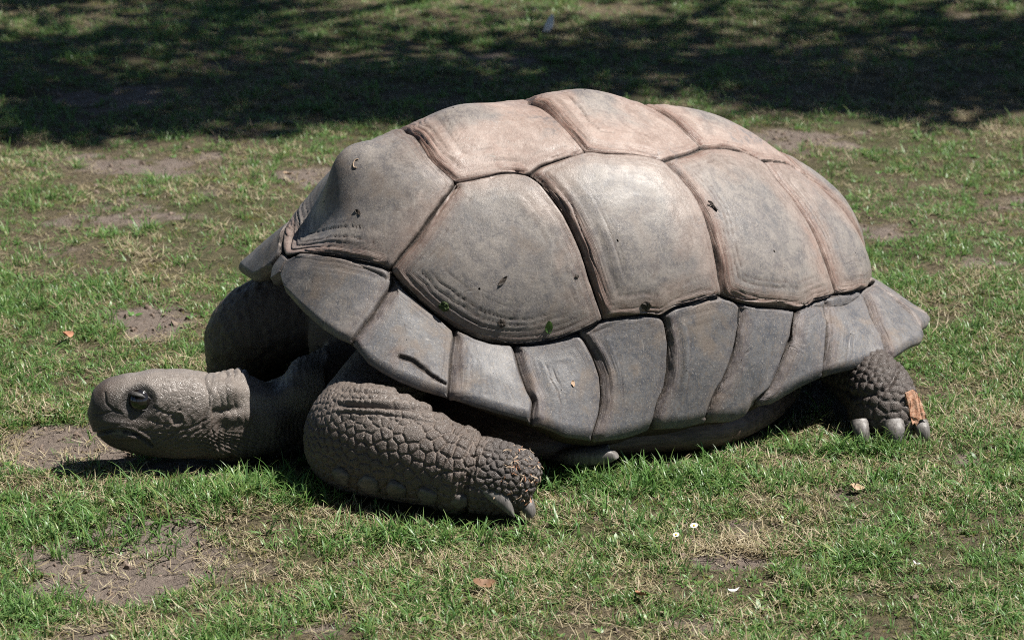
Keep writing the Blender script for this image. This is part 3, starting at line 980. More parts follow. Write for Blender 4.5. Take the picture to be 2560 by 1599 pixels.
# small plates on cheek / skull
body_v = smooth(XZ[:, 0], -.665, -.62) * smooth(XZ[:, 0], -.535, -.56)
d += 0.0013 * fbm(H, 120, 2, 8) * body_v
jaw = np.exp(-(((XZ - np.array([-.585, .082])) / np.array([.07, .04])) ** 2).sum(1))
u = XZ @ np.array([0.62, -0.78])
jl = np.abs(np.sin((u * 620 + 5.5 * vnoise(H, 26, 3) + 2 * vnoise(H, 70, 5)) / 2))
d += 0.0042 * jaw * (jl ** .5 - .7) * np.clip(.7 + .6 * vnoise(H, 34, 4), .2, 1.3)
crease[hm] = np.maximum(crease[hm], 0)
low = smooth(XZ[:, 1], .085, .055) * smooth(XZ[:, 0], -.70, -.60)
wv = np.abs(np.sin(XZ[:, 0] * 190 + 3 * XZ[:, 1] * 120 + 5 * vnoise(H, 24, 23)))
d += .0045 * low * (wv ** .45 - .7) * (.6 + .6 * vnoise(H, 20, 24))
# neck folds
nk = smooth(XZ[:, 0], -.545, -.525)
ph_ = H[:, 0] * 560 + 6.5 * vnoise(H * np.array([.6, .5, 1]), 22, 6) + 2.4 * vnoise(H, 60, 16) + 30 * np.abs(XZ[:, 1] - .10)
fold = np.abs(np.sin(ph_ / 2 * 1.0))
nk2 = nk * (1 - .45 * smooth(H[:, 0], -.49, -.44))
d += nk2 * (0.0085 * (fold ** 0.42 - 0.72)) * np.clip(0.55 + .75 * vnoise(H, 18, 7), .1, 1.2)
d += nk * smooth(H[:, 0], -.50, -.42) * .012 * vnoise(H * np.array([1, .6, .45]), 24, 14)
d += nk * 0.005 * vnoise(H * np.array([.4, 1, 1]), 42, 12)
crease[hm] = np.maximum(crease[hm], nk * 0.35 * np.exp(-(fold / .22) ** 2))
collar = np.exp(-(((XZ - np.array([-.497, .142])) / np.array([.026, .016])) ** 2).sum(1))
d += 0.014 * collar
d += nk * .006 * fbm(H * np.array([1, .7, .6]), 34, 2, 19) * smooth(H[:, 0], -.42, -.47)
d -= .006 * np.exp(-(((XZ - np.array([-.505, .112])) / np.array([.022, .007])) ** 2).sum(1)) * sidef
disp[hm] += d
sunlit_top = smooth(hn[:, 2], -.1, .6) * smooth(H[:, 0], -.735, -.66)  # upward-facing crown made paler: sunlight put into the skin colour
brow_glint = np.exp(-((er - 1.42) / .13) ** 2) * smooth(ev[:, 1], .004, .016) * sidef  # shiny highlight over the eye, painted as a pale arc
lite[hm] = np.clip(.9 * brow_glint + 0.16 * smooth(H[:, 0], -.70, -.64) + .95 * sunlit_top, 0, 1) * (0.75 + .25 * fbm(H, 30, 3, 4))
beak = smooth(H[:, 0], -.645, -.715) * smooth(XZ[:, 1], .160, .125)
beak = np.maximum(beak, .7 * smooth(XZ[:, 1], .085, .065) * smooth(H[:, 0], -.60, -.66))
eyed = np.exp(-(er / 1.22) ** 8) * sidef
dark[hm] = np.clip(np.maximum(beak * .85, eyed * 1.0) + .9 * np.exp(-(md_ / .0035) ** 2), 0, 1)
crease[hm] *= 1 - eyed


# ---- leg scales: irregular cells with recessed joints
def scales(idx, size_fn, depth, dome, seed, big=()):
    Q = W[idx]
    sz = size_fn(Q)
    order = np.random.default_rng(seed).permutation(len(idx))
    cell = 0.008
    grid = {}
    sites, ss_ = [], []
    for (bx, by, bz, br) in big:
        sites.append((bx, by, bz))
        ss_.append(br)
        grid.setdefault((int(bx // cell), int(by // cell), int(bz // cell)), []).append(len(sites) - 1)
    bigs = list(range(len(sites)))
    for j in order:
        p = Q[j]
        s = sz[j]
        k = (int(p[0] // cell), int(p[1] // cell), int(p[2] // cell))
        ok = True
        R = int(s // cell) + 1
        for a in range(k[0] - R, k[0] + R + 1):
            for b in range(k[1] - R, k[1] + R + 1):
                for c in range(k[2] - R, k[2] + R + 1):
                    for o in grid.get((a, b, c), ()):
                        q = sites[o]
                        if (q[0] - p[0]) ** 2 + (q[1] - p[1]) ** 2 + (q[2] - p[2]) ** 2 < s * s:
                            ok = False
                            break
                    if not ok:
                        break
                if not ok:
                    break
            if not ok:
                break
        if ok:
            for o in bigs:
                q = sites[o]
                if (q[0] - p[0]) ** 2 + (q[1] - p[1]) ** 2 + (q[2] - p[2]) ** 2 < (ss_[o] + s * .45) ** 2:
                    ok = False
                    break
        if ok:
            sites.append(tuple(p))
            ss_.append(s * .5)
            grid.setdefault(k, []).append(len(sites) - 1)
    kd2 = KDTree(len(sites))
    for i_, s_ in enumerate(sites):
        kd2.insert(Vector(s_), i_)
    kd2.balance()
    wts = np.array(ss_)
    e = np.empty(len(idx))
    f1 = np.empty(len(idx))
    for j in range(len(idx)):
        r_ = kd2.find_n(Vector(Q[j]), 7)
        v = sorted((x[2] - wts[x[1]]) for x in r_)
        e[j] = (v[1] - v[0]) * .5
        f1[j] = v[0]
    # break the regularity of the joints
    e = np.maximum(e + 0.0004 * vnoise(Q, 120, seed), 0)
    g = np.exp(-(e / 0.0013) ** 2)
    return g, e, len(sites)


fm = np.where(lab == names.index('fore'))[0]
fs = along('fore', W[fm])
keep = (fs > 0.10) & (W[fm][:, 1] < 0.06)
fm, fs = fm[keep], fs[keep]
FQ = W[fm]
foot = smooth(fs, 0.70, 0.76)


BIG = [(-0.245, -0.236, 0.052, .020), (-0.2, -0.262, 0.047, .019), (-0.146, -0.282, 0.043, .019), (-0.092, -0.299, 0.036, .015), (-0.292, -.212, .06, .018)]
# put the big scales on the skin itself
body_bvh = BVHTree.FromPolygons([tuple(v) for v in W], [tuple(p.vertices) for p in body_me.polygons])


def on_skin(p, frm=(0.0, -4.36, 1.73)):
    """first point of the skin seen from frm towards p"""
    o = Vector(frm)
    h_ = body_bvh.ray_cast(o, (Vector(p) - o).normalized())
    return h_ if h_[0] is not None else (None, None, None, None)


BIG += [(-0.226, -0.19, 0.176, .014), (-0.176, -0.21, 0.165, .014), (-0.118, -0.225, 0.152, .014), (-0.168, -.235, .140, .017)]
B2 = []
for bx, by, bz, br in BIG:
    hp = body_bvh.find_nearest(Vector((bx, by, bz)))
    B2.append((*hp[0], br))


def fsize(Q):
    s = along('fore', Q)
    ft = smooth(s, 0.70, 0.75)
    base = 0.0125 + 0.0040 * smooth(s, .38, .5) * (0.6 + .8 * (vnoise(Q, 22, 4) * .5 + .5))
    base = base * (1 - 0.25 * smooth(Q[:, 2], .13, .18))
    return base * (1 - ft) + 0.0108 * ft


g, e, ns = scales(fm, fsize, .002, .001, 5, B2)
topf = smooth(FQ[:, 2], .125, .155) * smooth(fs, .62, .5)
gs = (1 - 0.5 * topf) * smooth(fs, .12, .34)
dd = -0.0028 * g * gs + 0.0012 * smooth(e, 0, 0.005) * gs
# long skin folds on the upper forearm and the fold above the foot
ct = centres['fore'][0]
yy = (FQ[:, 2] - .27) * .948 + FQ[:, 1] * .317
for zf, sl, wd, dep in ((-0.124, -.02, .0026, .005), (-0.137, -.03, .0018, .0025), (-0.151, -.075, .0032, .009), (-.166, -.10, .0018, .0025)):
    fl = np.abs(yy - (zf + sl * (FQ[:, 0] + .2) + 0.004 * vnoise(FQ * np.array([1, 1, .2]), 26, 3)))
    msk = smooth(FQ[:, 0], -.315, -.27) * smooth(FQ[:, 0], -.09, -.13) * smooth(FQ[:, 2], .10, .12)
    dd -= dep * np.exp(-(fl / wd) ** 2) * msk
    dd += dep * .35 * np.exp(-((fl - wd * 2.4) / (wd * 1.6)) ** 2) * msk
ankle = fs - 0.695 - 0.012 * vnoise(FQ, 24, 2)
dd -= 0.008 * np.exp(-(ankle / .012) ** 2)
dd += 0.0065 * np.exp(-((ankle + .04) / .03) ** 2)
dd += 0.0012 * fbm(FQ, 90, 3, 2)
dirtf = smooth(fs, .80, .88)
dd += dirtf * 0.0024 * fbm(FQ, 120, 3, 9)
disp[fm] += dd
crease[fm] = g * gs * 0.85
dark[fm] = np.clip(0.75 * foot, 0, 1) * (0.8 + .2 * fbm(FQ, 40, 2, 6))
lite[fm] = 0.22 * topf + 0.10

hm2 = np.where((lab == names.index('hind')) & (W[:, 0] > 0.5))[0]
HQ = W[hm2]
g, e, ns2 = scales(hm2, lambda Q: 0.0115 + 0.008 * smooth(Q[:, 2], .12, .05), .002, .001, 6)
dd = -0.0026 * g + 0.0018 * smooth(e, 0, .006)
yh = HQ[:, 2] - 0.55 * (HQ[:, 0] - .66)
dd -= 0.007 * np.exp(-((yh - 0.085 - .004 * vnoise(HQ, 25, 3)) / .004) ** 2)
disp[hm2] += dd
crease[hm2] = g * .2
dark[hm2] = 0.35 + 0.25 * g

fm2 = np.where((lab == names.index('farl')))[0]
disp[fm2] += 0.003 * fbm(W[fm2], 70, 2, 4)

rest = np.where((lab != 0) & (disp == 0))[0]
disp[rest] += 0.0025 * fbm(W[rest], 50, 3, 2)
co2 = co + nr * disp[:, None]
body_me.vertices.foreach_set('co', co2.ravel())
body_me.update()
body_me.polygons.foreach_set('use_smooth', np.ones(len(body_me.polygons), dtype=bool))
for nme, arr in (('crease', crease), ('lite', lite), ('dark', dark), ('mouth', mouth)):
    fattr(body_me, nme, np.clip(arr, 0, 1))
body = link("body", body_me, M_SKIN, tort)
W2 = co2 + ROOT
body_bvh = BVHTree.FromPolygons([tuple(v) for v in W2], [tuple(p.vertices) for p in body_me.polygons])

# ---- eyes
for sgn in (1, -1):
    hit = body_bvh.ray_cast(Vector((-0.6603, -0.3 if sgn > 0 else 0.3, 0.137)), Vector((0, sgn, 0)))
    ep = hit[0] if hit[0] else Vector((-.66, -.07 * sgn, .137))
    c = ep + Vector((0.0, 0.0135 * sgn, -.001))
    bm = bmesh.new()
    bmesh.ops.create_uvsphere(bm, u_segments=32, v_segments=20, radius=0.0240)
    for f in bm.faces:
        f.smooth = True
    me = bpy.data.meshes.new("eye")
    bm.to_mesh(me)
    bm.free()
    o = link("eye", me, M_EYE, tort)
    o.location = c - Vector(ROOT)
    # lids: two thick crescents over the ball
    for up_ in (1, -1):
        R0, R1, n1, n2 = 0.0141, 0.0175, 26, 8
        Vl, Fl = [], []
        for i_ in range(n1):
            a = math.pi * (0.02 + 0.96 * i_ / (n1 - 1))
            open_ = (0.0128 if up_ > 0 else 0.0112) * math.sin(a) ** 0.8
            th_ = (0.0036 if up_ > 0 else 0.0026) * (0.35 + 0.65 * math.sin(a))
            x = -0.0245 * math.cos(a)
            for j_ in range(n2):
                t = 2 * math.pi * j_ / n2
                z = up_ * (open_ + th_ * 0.8) + th_ * math.cos(t)
                depth = math.sqrt(max(0.0245 ** 2 - min(x * x + z * z, 0.0245 ** 2 * .72), 0)) * .97
                y = -sgn * (depth + th_ * math.sin(t) * .6)
                Vl.append((x, y, z + 0.24 * x * -1))
        Fl = grid_faces(n1, n2)
        lid = link("eyelid", mesh_np("eyelid", np.array(Vl), Fl), M_LID, o)


# ---- big horny scales on the foreleg
def dome_scale(name, p, n, ra, rb, h_, mat, parent, spin=0.0):
    n = Vector(n).normalized()
    tx = n.orthogonal().normalized()
    hz = Vector((1, 0.1, -0.25))
    tx = (hz - n * hz.dot(n)).normalized()
    ty_ = n.cross(tx)
    Vs, k = [], 22
    prof = ((0.02, 1.0), (.35, .96), (.65, .82), (.86, .55), (.97, .2), (1.0, -.5))
    for r_, hh_ in prof:
        for i_ in range(k):
            a = 2 * math.pi * i_ / k
            w = 1 + 0.05 * math.sin(3 * a + p[0] * 90) + .04 * math.sin(5 * a + p[2] * 70)
            q = Vector(p) + tx * (ra * r_ * w * math.cos(a)) + ty_ * (rb * r_ * w * math.sin(a)) + n * (h_ * hh_)
            Vs.append(q - Vector(ROOT))
    return link(name, mesh_np(name, np.array([tuple(v) for v in Vs]), grid_faces(len(prof), k)), mat, parent)


for q in B2[:5]:
    hp = body_bvh.find_nearest(Vector(q[:3]))
    low = q[2] < 0.08
    dome_scale("scale", hp[0], hp[1], q[3] * (1.0 if low else 1.25), q[3] * (1.05 if low else .72), 0.0075 if low else .0012, M_SCALE, tort)


# ---- claws
def claw(base, tip, r, mat, parent, droop=0.01, flat=0.8, blunt=0.0):
    b, t = Vector(base), Vector(tip)
    k, n = 18, 14
    Vs = []
    ax = (t - b)
    L_ = ax.length
    ax.normalize()
    sd = ax.cross(Vector((0, 0, 1))).normalized()
    up_ = sd.cross(ax)
    for i_ in range(n):
        s = i_ / (n - 1)
        rad = r * ((1 - s) ** 0.62 * (1 - blunt) + blunt * (1 - s ** 6) ** .5) if i_ < n - 1 else r * .02
        c = b + ax * (L_ * s) + up_ * (droop * math.sin(math.pi * s))
        for j_ in range(k):
            a = 2 * math.pi * j_ / k
            rr_ = rad * (1 + .05 * math.sin(s * 34 + 1.2 * math.sin(a)) * (1 - s) + .07 * math.sin(3 * a + s * 5))
            Vs.append(c + sd * (rr_ * math.cos(a)) + up_ * (rr_ * flat * math.sin(a)) - Vector(ROOT))
    return link("claw", mesh_np("claw", np.array([tuple(v) for v in Vs]), grid_faces(n, k)), mat, parent)


def lobe():
    # blunt grey end of a belly plate showing behind the front foot
    Vt, Ft, _ = tube([(.080, .0, .010, .012, .010), (.110, -.036, .024, .020, .015), (.145, -.048, .031, .022, .016), (.172, -.052, .036, .021, .015), (.176, -.052, .037, .016, .010)], 24, 2.6)
    return link("plastron_lobe", mesh_np("plastron_lobe", Vt - ROOT, Ft), M_CLAW, tort)


lobe()
claw((-0.056, -0.268, 0.066), (0.004, -0.300, 0.018), .0265, M_CLAW, tort, .010, .85)
claw((0.018, -0.252, 0.030), (0.034, -0.276, .006), .016, M_CLAW, tort, .006, .8, .5)
claw((0.640, 0.112, 0.036), (0.646, 0.080, .000), .0170, M_CLAW, tort, .006, .8, .6)
claw((0.700, 0.100, 0.040), (0.707, 0.066, .000), .0205, M_CLAW, tort, .007, .8, .6)
claw((0.752, 0.122, 0.030), (0.762, 0.098, .000), .0160, M_CLAW, tort, .006, .8, .6)


# ------------------------------------------------------------------ ground
PATCH = [(-.640, -.423, .24, .22, 1.5), (-.50, -.30, .10, .05, .5), (.62, .02, .12, .07, .6), (.2, -.25, .14, .05, .55), (.8, -.35, .12, .08, .5), (-.25, -.45, .10, .05, .5), (-1.25, 1.0, .2, .12, .8), (-.95, 1.55, .25, .10, .9), (-.35, 1.6, .18, .08, .7), (1.05, 1.2, .12, .08, .8), (1.3, 1.75, .2, .1, .8), (-.853, .098, .15, .15, 1.5), (-.752, .78, .13, .12, 1.4), (-.95, 2.10, .30, .16, .9), (-.50, 1.95, .17, .13, .9), (.381, -.376, .13, .06, 1.2),
         (.273, -.70, .12, .07, .8), (.87, 1.46, .12, .10, .9), (.869, .008, .10, .09, .7), (-1.157, 2.809, .25, .22, .9), (.75, 2.30, .25, .14, .9), (.30, -.10, .25, .08, .45),
         (.604, -.141, .16, .08, .6), (-.02, -.52, .14, .07, .35), (.55, -.60, .14, .07, .5), (-.30, -.66, .14, .05, .6), (-1.05, 1.3, .14, .10, .6), (-.5, 1.35, .12, .06, .6), (1.2, .9, .2, .12, .5),
         (-.66, -.68, .10, .05, .8), (.95, .42, .10, .10, .4), (-.05, 3.3, .25, .2, .6), (.05, 2.62, .3, .12, .5), (-.9, -.12, .10, .06, .5), (.05, -.42, .1, .04, .5), (.62, -.32, .12, .06, .45), (-.62, -.02, .14, .07, .8)]


def bare_at(x, y):
    P3 = np.stack([x, y, 0 * x], -1)
    wx = x + .10 * fbm(P3, 9, 4, 1)
    wy = y + .10 * fbm(P3, 9, 4, 2)
    b = np.zeros(len(x))
    for px_, py_, rx, ry, k in PATCH:
        r = np.hypot((wx - px_) / rx, (wy - py_) / ry)
        b = np.maximum(b, k * smooth(r, 1.25, .35))
    b = np.maximum(b, .55 * smooth(fbm(P3, 4.5, 3, 21), .15, .5))
    b = b * (.62 + .6 * fbm(P3, 24, 3, 27))
    return b


def ground_z(x, y):
    P3 = np.stack([x, y, 0 * x], -1)
    z = .020 * fbm(P3, 1.3, 2, 31) + .010 * fbm(P3, 6, 3, 33)
    lx, ly = -(x - CX) * _cp - (y - CY) * _sp, (x - CX) * _sp - (y - CY) * _cp
    under = smooth(np.hypot((lx + .05) / .95, ly / .62), 1.15, .75)
    z = z * (1 - under) - .006 * under
    z += .014 * np.exp(-(((x + .42) / .22) ** 2 + ((y + .20) / .10) ** 2))
    z -= .006 * bare_at(x, y) * np.exp(-(y / 6) ** 2)
    return z


def spread(lo, hi, n, far):
    c = np.linspace(lo, hi, n)
    step = c[1] - c[0]
    o, s = [], step
    v = hi
    while v < far:
        s *= 1.35
        v += s
        o.append(v)
    o2, s, v = [], step, lo
    while v > -far:
        s *= 1.35
        v -= s
        o2.append(v)
    return np.array(o2[::-1] + list(c) + o)


gx, gy = spread(-2.4, 2.4, 260, 220), spread(-1.2, 5.2, 330, 220)
GX, GY = np.meshgrid(gx, gy)
gX, gY = GX.ravel(), GY.ravel()
gZ = ground_z(gX, gY)
gme = mesh_np("lawn_ground", np.stack([gX, gY, gZ], -1), grid_faces(len(gy), len(gx), False))
fattr(gme, 'bare', bare_at(gX, gY))
lawn = link("lawn_ground", gme, M_SOIL)
tag(lawn, "worn lawn soil with bare dusty patches between the grass", kind='structure')

# ------------------------------------------------------------------ grass
GREENS = [(0.062, 0.151, 0.033), (0.099, 0.212, 0.048), (0.146, 0.278, 0.073), (0.078, 0.165, 0.057), (0.191, 0.283, 0.079), (0.113, 0.224, 0.083), (0.242, 0.283, 0.094)]
STRAWS = [(0.346, 0.281, 0.173), (0.238, 0.184, 0.113), (0.421, 0.362, 0.243), (0.173, 0.124, 0.081), (0.292, 0.254, 0.124), (0.475, 0.421, 0.302)]
MOSS = [(0.144, 0.168, 0.031), (0.216, 0.198, 0.043), (0.108, 0.138, 0.034), (0.252, 0.21, 0.066)]
M_GREEN, M_STRAW, M_MOSS = mat_blade("grass_blade", GREENS, .4, .38), mat_blade("dry_straw", STRAWS, .25, .6), mat_blade("turf_moss", MOSS, .3, .6)
R = random.Random(5)


def tuft(kind, seed):
    r = random.Random(seed)
    V, F, bl, al = [], [], [], []

    def blade(px_, py_, L_, wd, lean, az, curl, seg=4, leaf=False, z0=0.0):
        b = r.random()
        d = Vector((math.cos(az), math.sin(az), 0))
        s = Vector((-math.sin(az), math.cos(az), 0))
        tw = r.uniform(-.9, .9)
        p = Vector((px_, py_, z0))
        ang = lean
        i0 = len(V)
        for k in range(seg + 1):
            t = k / seg
            w = wd * (math.sin(math.pi * min(max(t * .92 + .06, 0), 1)) ** .8 if leaf else (1 - t ** 2.2) * (.75 + .25 * min(1, t * 6)) + .02)
            sv = s * math.cos(tw * t) + Vector((0, 0, 1)) * math.sin(tw * t) * .6
            V.append(p - sv * w * .5)
            V.append(p + sv * w * .5)
            bl.extend((b, b))
            al.extend((t, t))
            step = L_ / seg
            p = p + (d * math.sin(ang) + Vector((0, 0, 1)) * math.cos(ang)) * step
            ang += curl / seg
            if p.z < 0.0015:
                p.z = 0.0015
        for k in range(seg):
            a = i0 + 2 * k
            F.append((a, a + 1, a + 3, a + 2))
    if kind == 'green':
        for _ in range(r.randint(10, 16)):
            a = r.uniform(0, 6.28)
            q = .016 * math.sqrt(r.random())
            blade(q * math.cos(a), q * math.sin(a), r.uniform(.010, .030), r.uniform(.0015, .0028), abs(r.gauss(.6, .5)), a + r.gauss(0, .9), r.uniform(0, 1.5))
    elif kind == 'tall':
        for _ in range(r.randint(5, 8)):
            a = r.uniform(0, 6.28)
            q = .009 * math.sqrt(r.random())
            blade(q * math.cos(a), q * math.sin(a), r.uniform(.026, .06), r.uniform(.002, .0034), abs(r.gauss(.4, .35)), a + r.gauss(0, .8), r.uniform(.2, 2.0), 6)
    elif kind == 'straw':
        for _ in range(r.randint(8, 13)):
            a = r.uniform(0, 6.28)
            q = .022 * math.sqrt(r.random())
            blade(q * math.cos(a), q * math.sin(a), r.uniform(.012, .036), r.uniform(.001, .0024), r.uniform(.9, 1.6), r.uniform(0, 6.28), r.uniform(-.9, .9), 4, z0=r.uniform(.001, .009))
    elif kind == 'leafy':
        for _ in range(r.randint(3, 6)):
            a = r.uniform(0, 6.28)
            blade(.002 * math.cos(a), .002 * math.sin(a), r.uniform(.012, .024), r.uniform(.006, .010), r.uniform(.6, 1.3), a, r.uniform(.1, .7), 5, True)
    else:
        for _ in range(24):
            a = r.uniform(0, 6.28)
            q = .02 * math.sqrt(r.random())
            blade(q * math.cos(a), q * math.sin(a), r.uniform(.005, .013), r.uniform(.0010, .002), abs(r.gauss(.6, .5)), r.uniform(0, 6.28), r.uniform(0, 1.2), 2)
    me = mesh_np("tuft", [tuple(v) for v in V], F)
    fattr(me, 'blade', bl)
    fattr(me, 'along', al)
    me.materials.append({'green': M_GREEN, 'tall': M_GREEN, 'straw': M_STRAW, 'leafy': M_GREEN, 'moss': M_MOSS}[kind])
    return me


KINDS = ['green'] * 9 + ['tall'] * 5 + ['straw'] * 8 + ['leafy'] * 3 + ['moss'] * 5
tuft_col = bpy.data.collections.new("grass_tufts")
for i_, k_ in enumerate(KINDS):
    tuft_col.objects.link(bpy.data.objects.new("grass_tuft_%02d" % i_, tuft(k_, 100 + i_)))
first = {k_: KINDS.index(k_) for k_ in set(KINDS)}
count = {k_: KINDS.count(k_) for k_ in set(KINDS)}


def scatter(n, x0, x1, y0, y1):
    x = rng.uniform(x0, x1, n)
    y = rng.uniform(y0, y1, n)
    # only what the lens can see, with a margin for a step to the side
    d = y + 4.36
    return x[np.abs(x) < .225 * d + .25], y[np.abs(x) < .225 * d + .25]


xa, ya = scatter(92000, -1.6, 1.6, -1.05, 1.1)
xb, yb = scatter(80000, -2.6, 2.6, 1.1, 5.0)
# the lawn goes on, a little thinner, on both sides and behind
xc, yc = rng.uniform(-6, 6, 110000), rng.uniform(-1.3, 9.0, 110000)
out_ = (np.abs(xc) > .225 * (yc + 4.36) + .25) | (yc > 5.0)
xc, yc = xc[out_], yc[out_]
px_, py_ = np.concatenate([xa, xb, xc]), np.concatenate([ya, yb, yc])
outer = np.concatenate([np.zeros(len(xa) + len(xb)), np.ones(len(xc))])
P3 = np.stack([px_, py_, 0 * px_], -1)
bare = bare_at(px_, py_)
clump = fbm(P3, 9, 3, 41)
dryf = fbm(P3, 2.0, 3, 44) + .5 * fbm(P3, 11, 2, 45)
u1, u2, u3 = rng.random(len(px_)), rng.random(len(px_)), rng.random(len(px_))
kind = np.full(len(px_), -1)
p_str = np.clip(.27 + .65 * dryf, .05, .90)
for i_ in range(len(px_)):
    if u1[i_] < p_str[i_]:
        k_ = 'straw' if u2[i_] < .74 else 'moss'
    else:
        k_ = 'green' if u2[i_] < .66 else ('tall' if u2[i_] < .66 + .13 * (1 + clump[i_]) else ('leafy' if u2[i_] < .85 else 'moss'))
    kind[i_] = first[k_] + int(u3[i_] * count[k_]) % count[k_]
is_straw = np.array([KINDS[k] in ('straw',) for k in kind])
is_tall = np.array([KINDS[k] == 'tall' for k in kind])
clump2 = fbm(P3, 26, 2, 47)
dens = np.clip(.62 + .75 * clump + .45 * clump2, .10, 1) * (1 - np.where(is_straw, .70, .975) * smooth(bare, .12, .62))
keep = rng.random(len(px_)) < dens
# nothing grows through the animal
lx, ly = -(px_ - CX) * _cp - (py_ - CY) * _sp, (px_ - CX) * _sp - (py_ - CY) * _cp
scl = rng.uniform(.5, 1.02, len(px_)) * (1 + .30 * clump) * (1 + .35 * outer)
near = (np.abs(lx) < 1.15) & (np.abs(ly) < .75)
for i_ in np.where(near & keep)[0]:
    o = Vector((px_[i_], py_[i_], -.04))
    h1 = body_bvh.ray_cast(o, Vector((0, 0, 1)), .4)
    if h1[0] is not None:
        if h1[0].z < .028:
            keep[i_] = False
            continue
        scl[i_] *= min(1, max(.3, (h1[0].z) / .07))
    if abs((lx[i_] + .09) / .43) ** 3 + abs(ly[i_] / .352) ** 3 < 1:
        keep[i_] = False
deep = near & ((lx / .62) ** 2 + (ly / .40) ** 2 < 1)
keep &= ~(deep & (rng.random(len(px_)) < .75))
px_, py_, kind, scl, is_straw = px_[keep], py_[keep], kind[keep], scl[keep], is_straw[keep]
# a lusher fringe in front of the head, the foreleg and the hind foot
fx, fy = [], []
for ax, ay, rx, ry, n_ in ((-.42, -.16, .24, .085, 420), (-.15, -.34, .22, .05, 160), (.25, -.09, .30, .055, 360), (.66, .06, .12, .04, 140), (-.75, -.30, .2, .1, 150), (-.8, -.62, .14, .07, 160), (1.0, -.1, .2, .2, 200), (-.6, .32, .12, .12, 120)):
    fx.append(rng.normal(ax, rx * .5, n_))
    fy.append(rng.normal(ay, ry * .5, n_))
fx, fy = np.concatenate(fx), np.concatenate(fy)
ok = np.array([not (lambda h: h[0] is not None and h[0].z < .03)(body_bvh.ray_cast(Vector((a, b, -.04)), Vector((0, 0, 1)), .3)) for a, b in zip(fx, fy)])
l2x, l2y = -(fx - CX) * _cp - (fy - CY) * _sp, (fx - CX) * _sp - (fy - CY) * _cp
ok &= ~(np.abs((l2x + .09) / .43) ** 3 + np.abs(l2y / .352) ** 3 < 1)
fx, fy = fx[ok], fy[ok]
px2, py2 = rng.normal(.381, .06, 90), rng.normal(-.376, .022, 90)
fk = np.where(rng.random(len(fx)) < .62, first['tall'] + rng.integers(0, count['tall'], len(fx)), first['green'] + rng.integers(0, count['green'], len(fx)))
px_, py_, kind = np.concatenate([px_, fx, px2]), np.concatenate([py_, fy, py2]), np.concatenate([kind, fk, first['straw'] + rng.integers(0, count['straw'], 90)])
scl = np.concatenate([scl, rng.uniform(.7, 1.25, len(fx)), rng.uniform(.8, 1.2, 90)])
pz_ = ground_z(px_, py_) - .001
N = len(px_)
gm = bpy.data.meshes.new("grass")
gm.vertices.add(N)
gm.vertices.foreach_set('co', np.stack([px_, py_, pz_], -1).ravel())
a_ = gm.attributes.new('idx', 'INT', 'POINT')
a_.data.foreach_set('value', kind.astype(np.int32))
fattr(gm, 'scl', scl)
a_ = gm.attributes.new('rot', 'FLOAT_VECTOR', 'POINT')
a_.data.foreach_set('vector', np.stack([rng.normal(0, .12, N), rng.normal(0, .12, N), rng.uniform(0, 6.283, N)], -1).astype(np.float32).ravel())
grass = link("grass", gm)
tag(grass, "short patchy grass mixed with dry straw all over the lawn", kind='stuff')
ng = bpy.data.node_groups.new("scatter_tufts", 'GeometryNodeTree')
ng.interface.new_socket("Geometry", in_out='INPUT', socket_type='NodeSocketGeometry')
ng.interface.new_socket("Geometry", in_out='OUTPUT', socket_type='NodeSocketGeometry')
gi, go = ng.nodes.new('NodeGroupInput'), ng.nodes.new('NodeGroupOutput')
ip = ng.nodes.new('GeometryNodeInstanceOnPoints')
ci = ng.nodes.new('GeometryNodeCollectionInfo')
ci.inputs['Collection'].default_value = tuft_col
ci.inputs['Separate Children'].default_value = True
ci.inputs['Reset Children'].default_value = True
ng.links.new(gi.outputs[0], ip.inputs['Points'])
ng.links.new(ci.outputs[0], ip.inputs['Instance'])
ip.inputs['Pick Instance'].default_value = True
for nm, ty_, sock in (('idx', 'INT', 'Instance Index'), ('rot', 'FLOAT_VECTOR', 'Rotation'), ('scl', 'FLOAT', 'Scale')):
    na_ = ng.nodes.new('GeometryNodeInputNamedAttribute')
    na_.data_type = ty_
    na_.inputs['Name'].default_value = nm
    ng.links.new(na_.outputs['Attribute'], ip.inputs[sock])
ng.links.new(ip.outputs[0], go.inputs[0])
gmod = grass.modifiers.new("scatter", 'NODES')
gmod.node_group = ng

# crumbs of soil and grit on the bare patches
crumb_col = bpy.data.collections.new("soil_crumb_shapes")
M_CRUMB = mat_simple("soil_crumb", (0.085, 0.062, 0.048), (0.21, 0.165, 0.135), 140, .95, .15, .8, .002)
for i_ in range(6):
    bm = bmesh.new()
    bmesh.ops.create_icosphere(bm, subdivisions=2, radius=.004)
    for v in bm.verts:
        v.co *= 1 + .7 * vnoise(np.array([[*v.co]]), 300, i_)[0]
        v.co.z *= .7
    me = bpy.data.meshes.new("crumb_shape")
    bm.to_mesh(me)
    bm.free()
    me.materials.append(M_CRUMB)
    crumb_col.objects.link(bpy.data.objects.new("crumb_shape_%02d" % i_, me))
cx_, cy_ = rng.uniform(-2.2, 2.2, 120000), rng.uniform(-1.0, 3.2, 120000)
keep = (np.abs(cx_) < .225 * (cy_ + 4.36) + .2) & (rng.random(len(cx_)) < np.clip(bare_at(cx_, cy_), .04, .8) * .55)
cx_, cy_ = cx_[keep], cy_[keep]
cN = len(cx_)
cg = bpy.data.meshes.new("soil_crumbs")
cg.vertices.add(cN)
cg.vertices.foreach_set('co', np.stack([cx_, cy_, ground_z(cx_, cy_)], -1).ravel())
a_ = cg.attributes.new('idx', 'INT', 'POINT')
a_.data.foreach_set('value', rng.integers(0, 6, cN).astype(np.int32))
fattr(cg, 'scl', np.minimum(.25 + rng.exponential(.38, cN), 2.2))
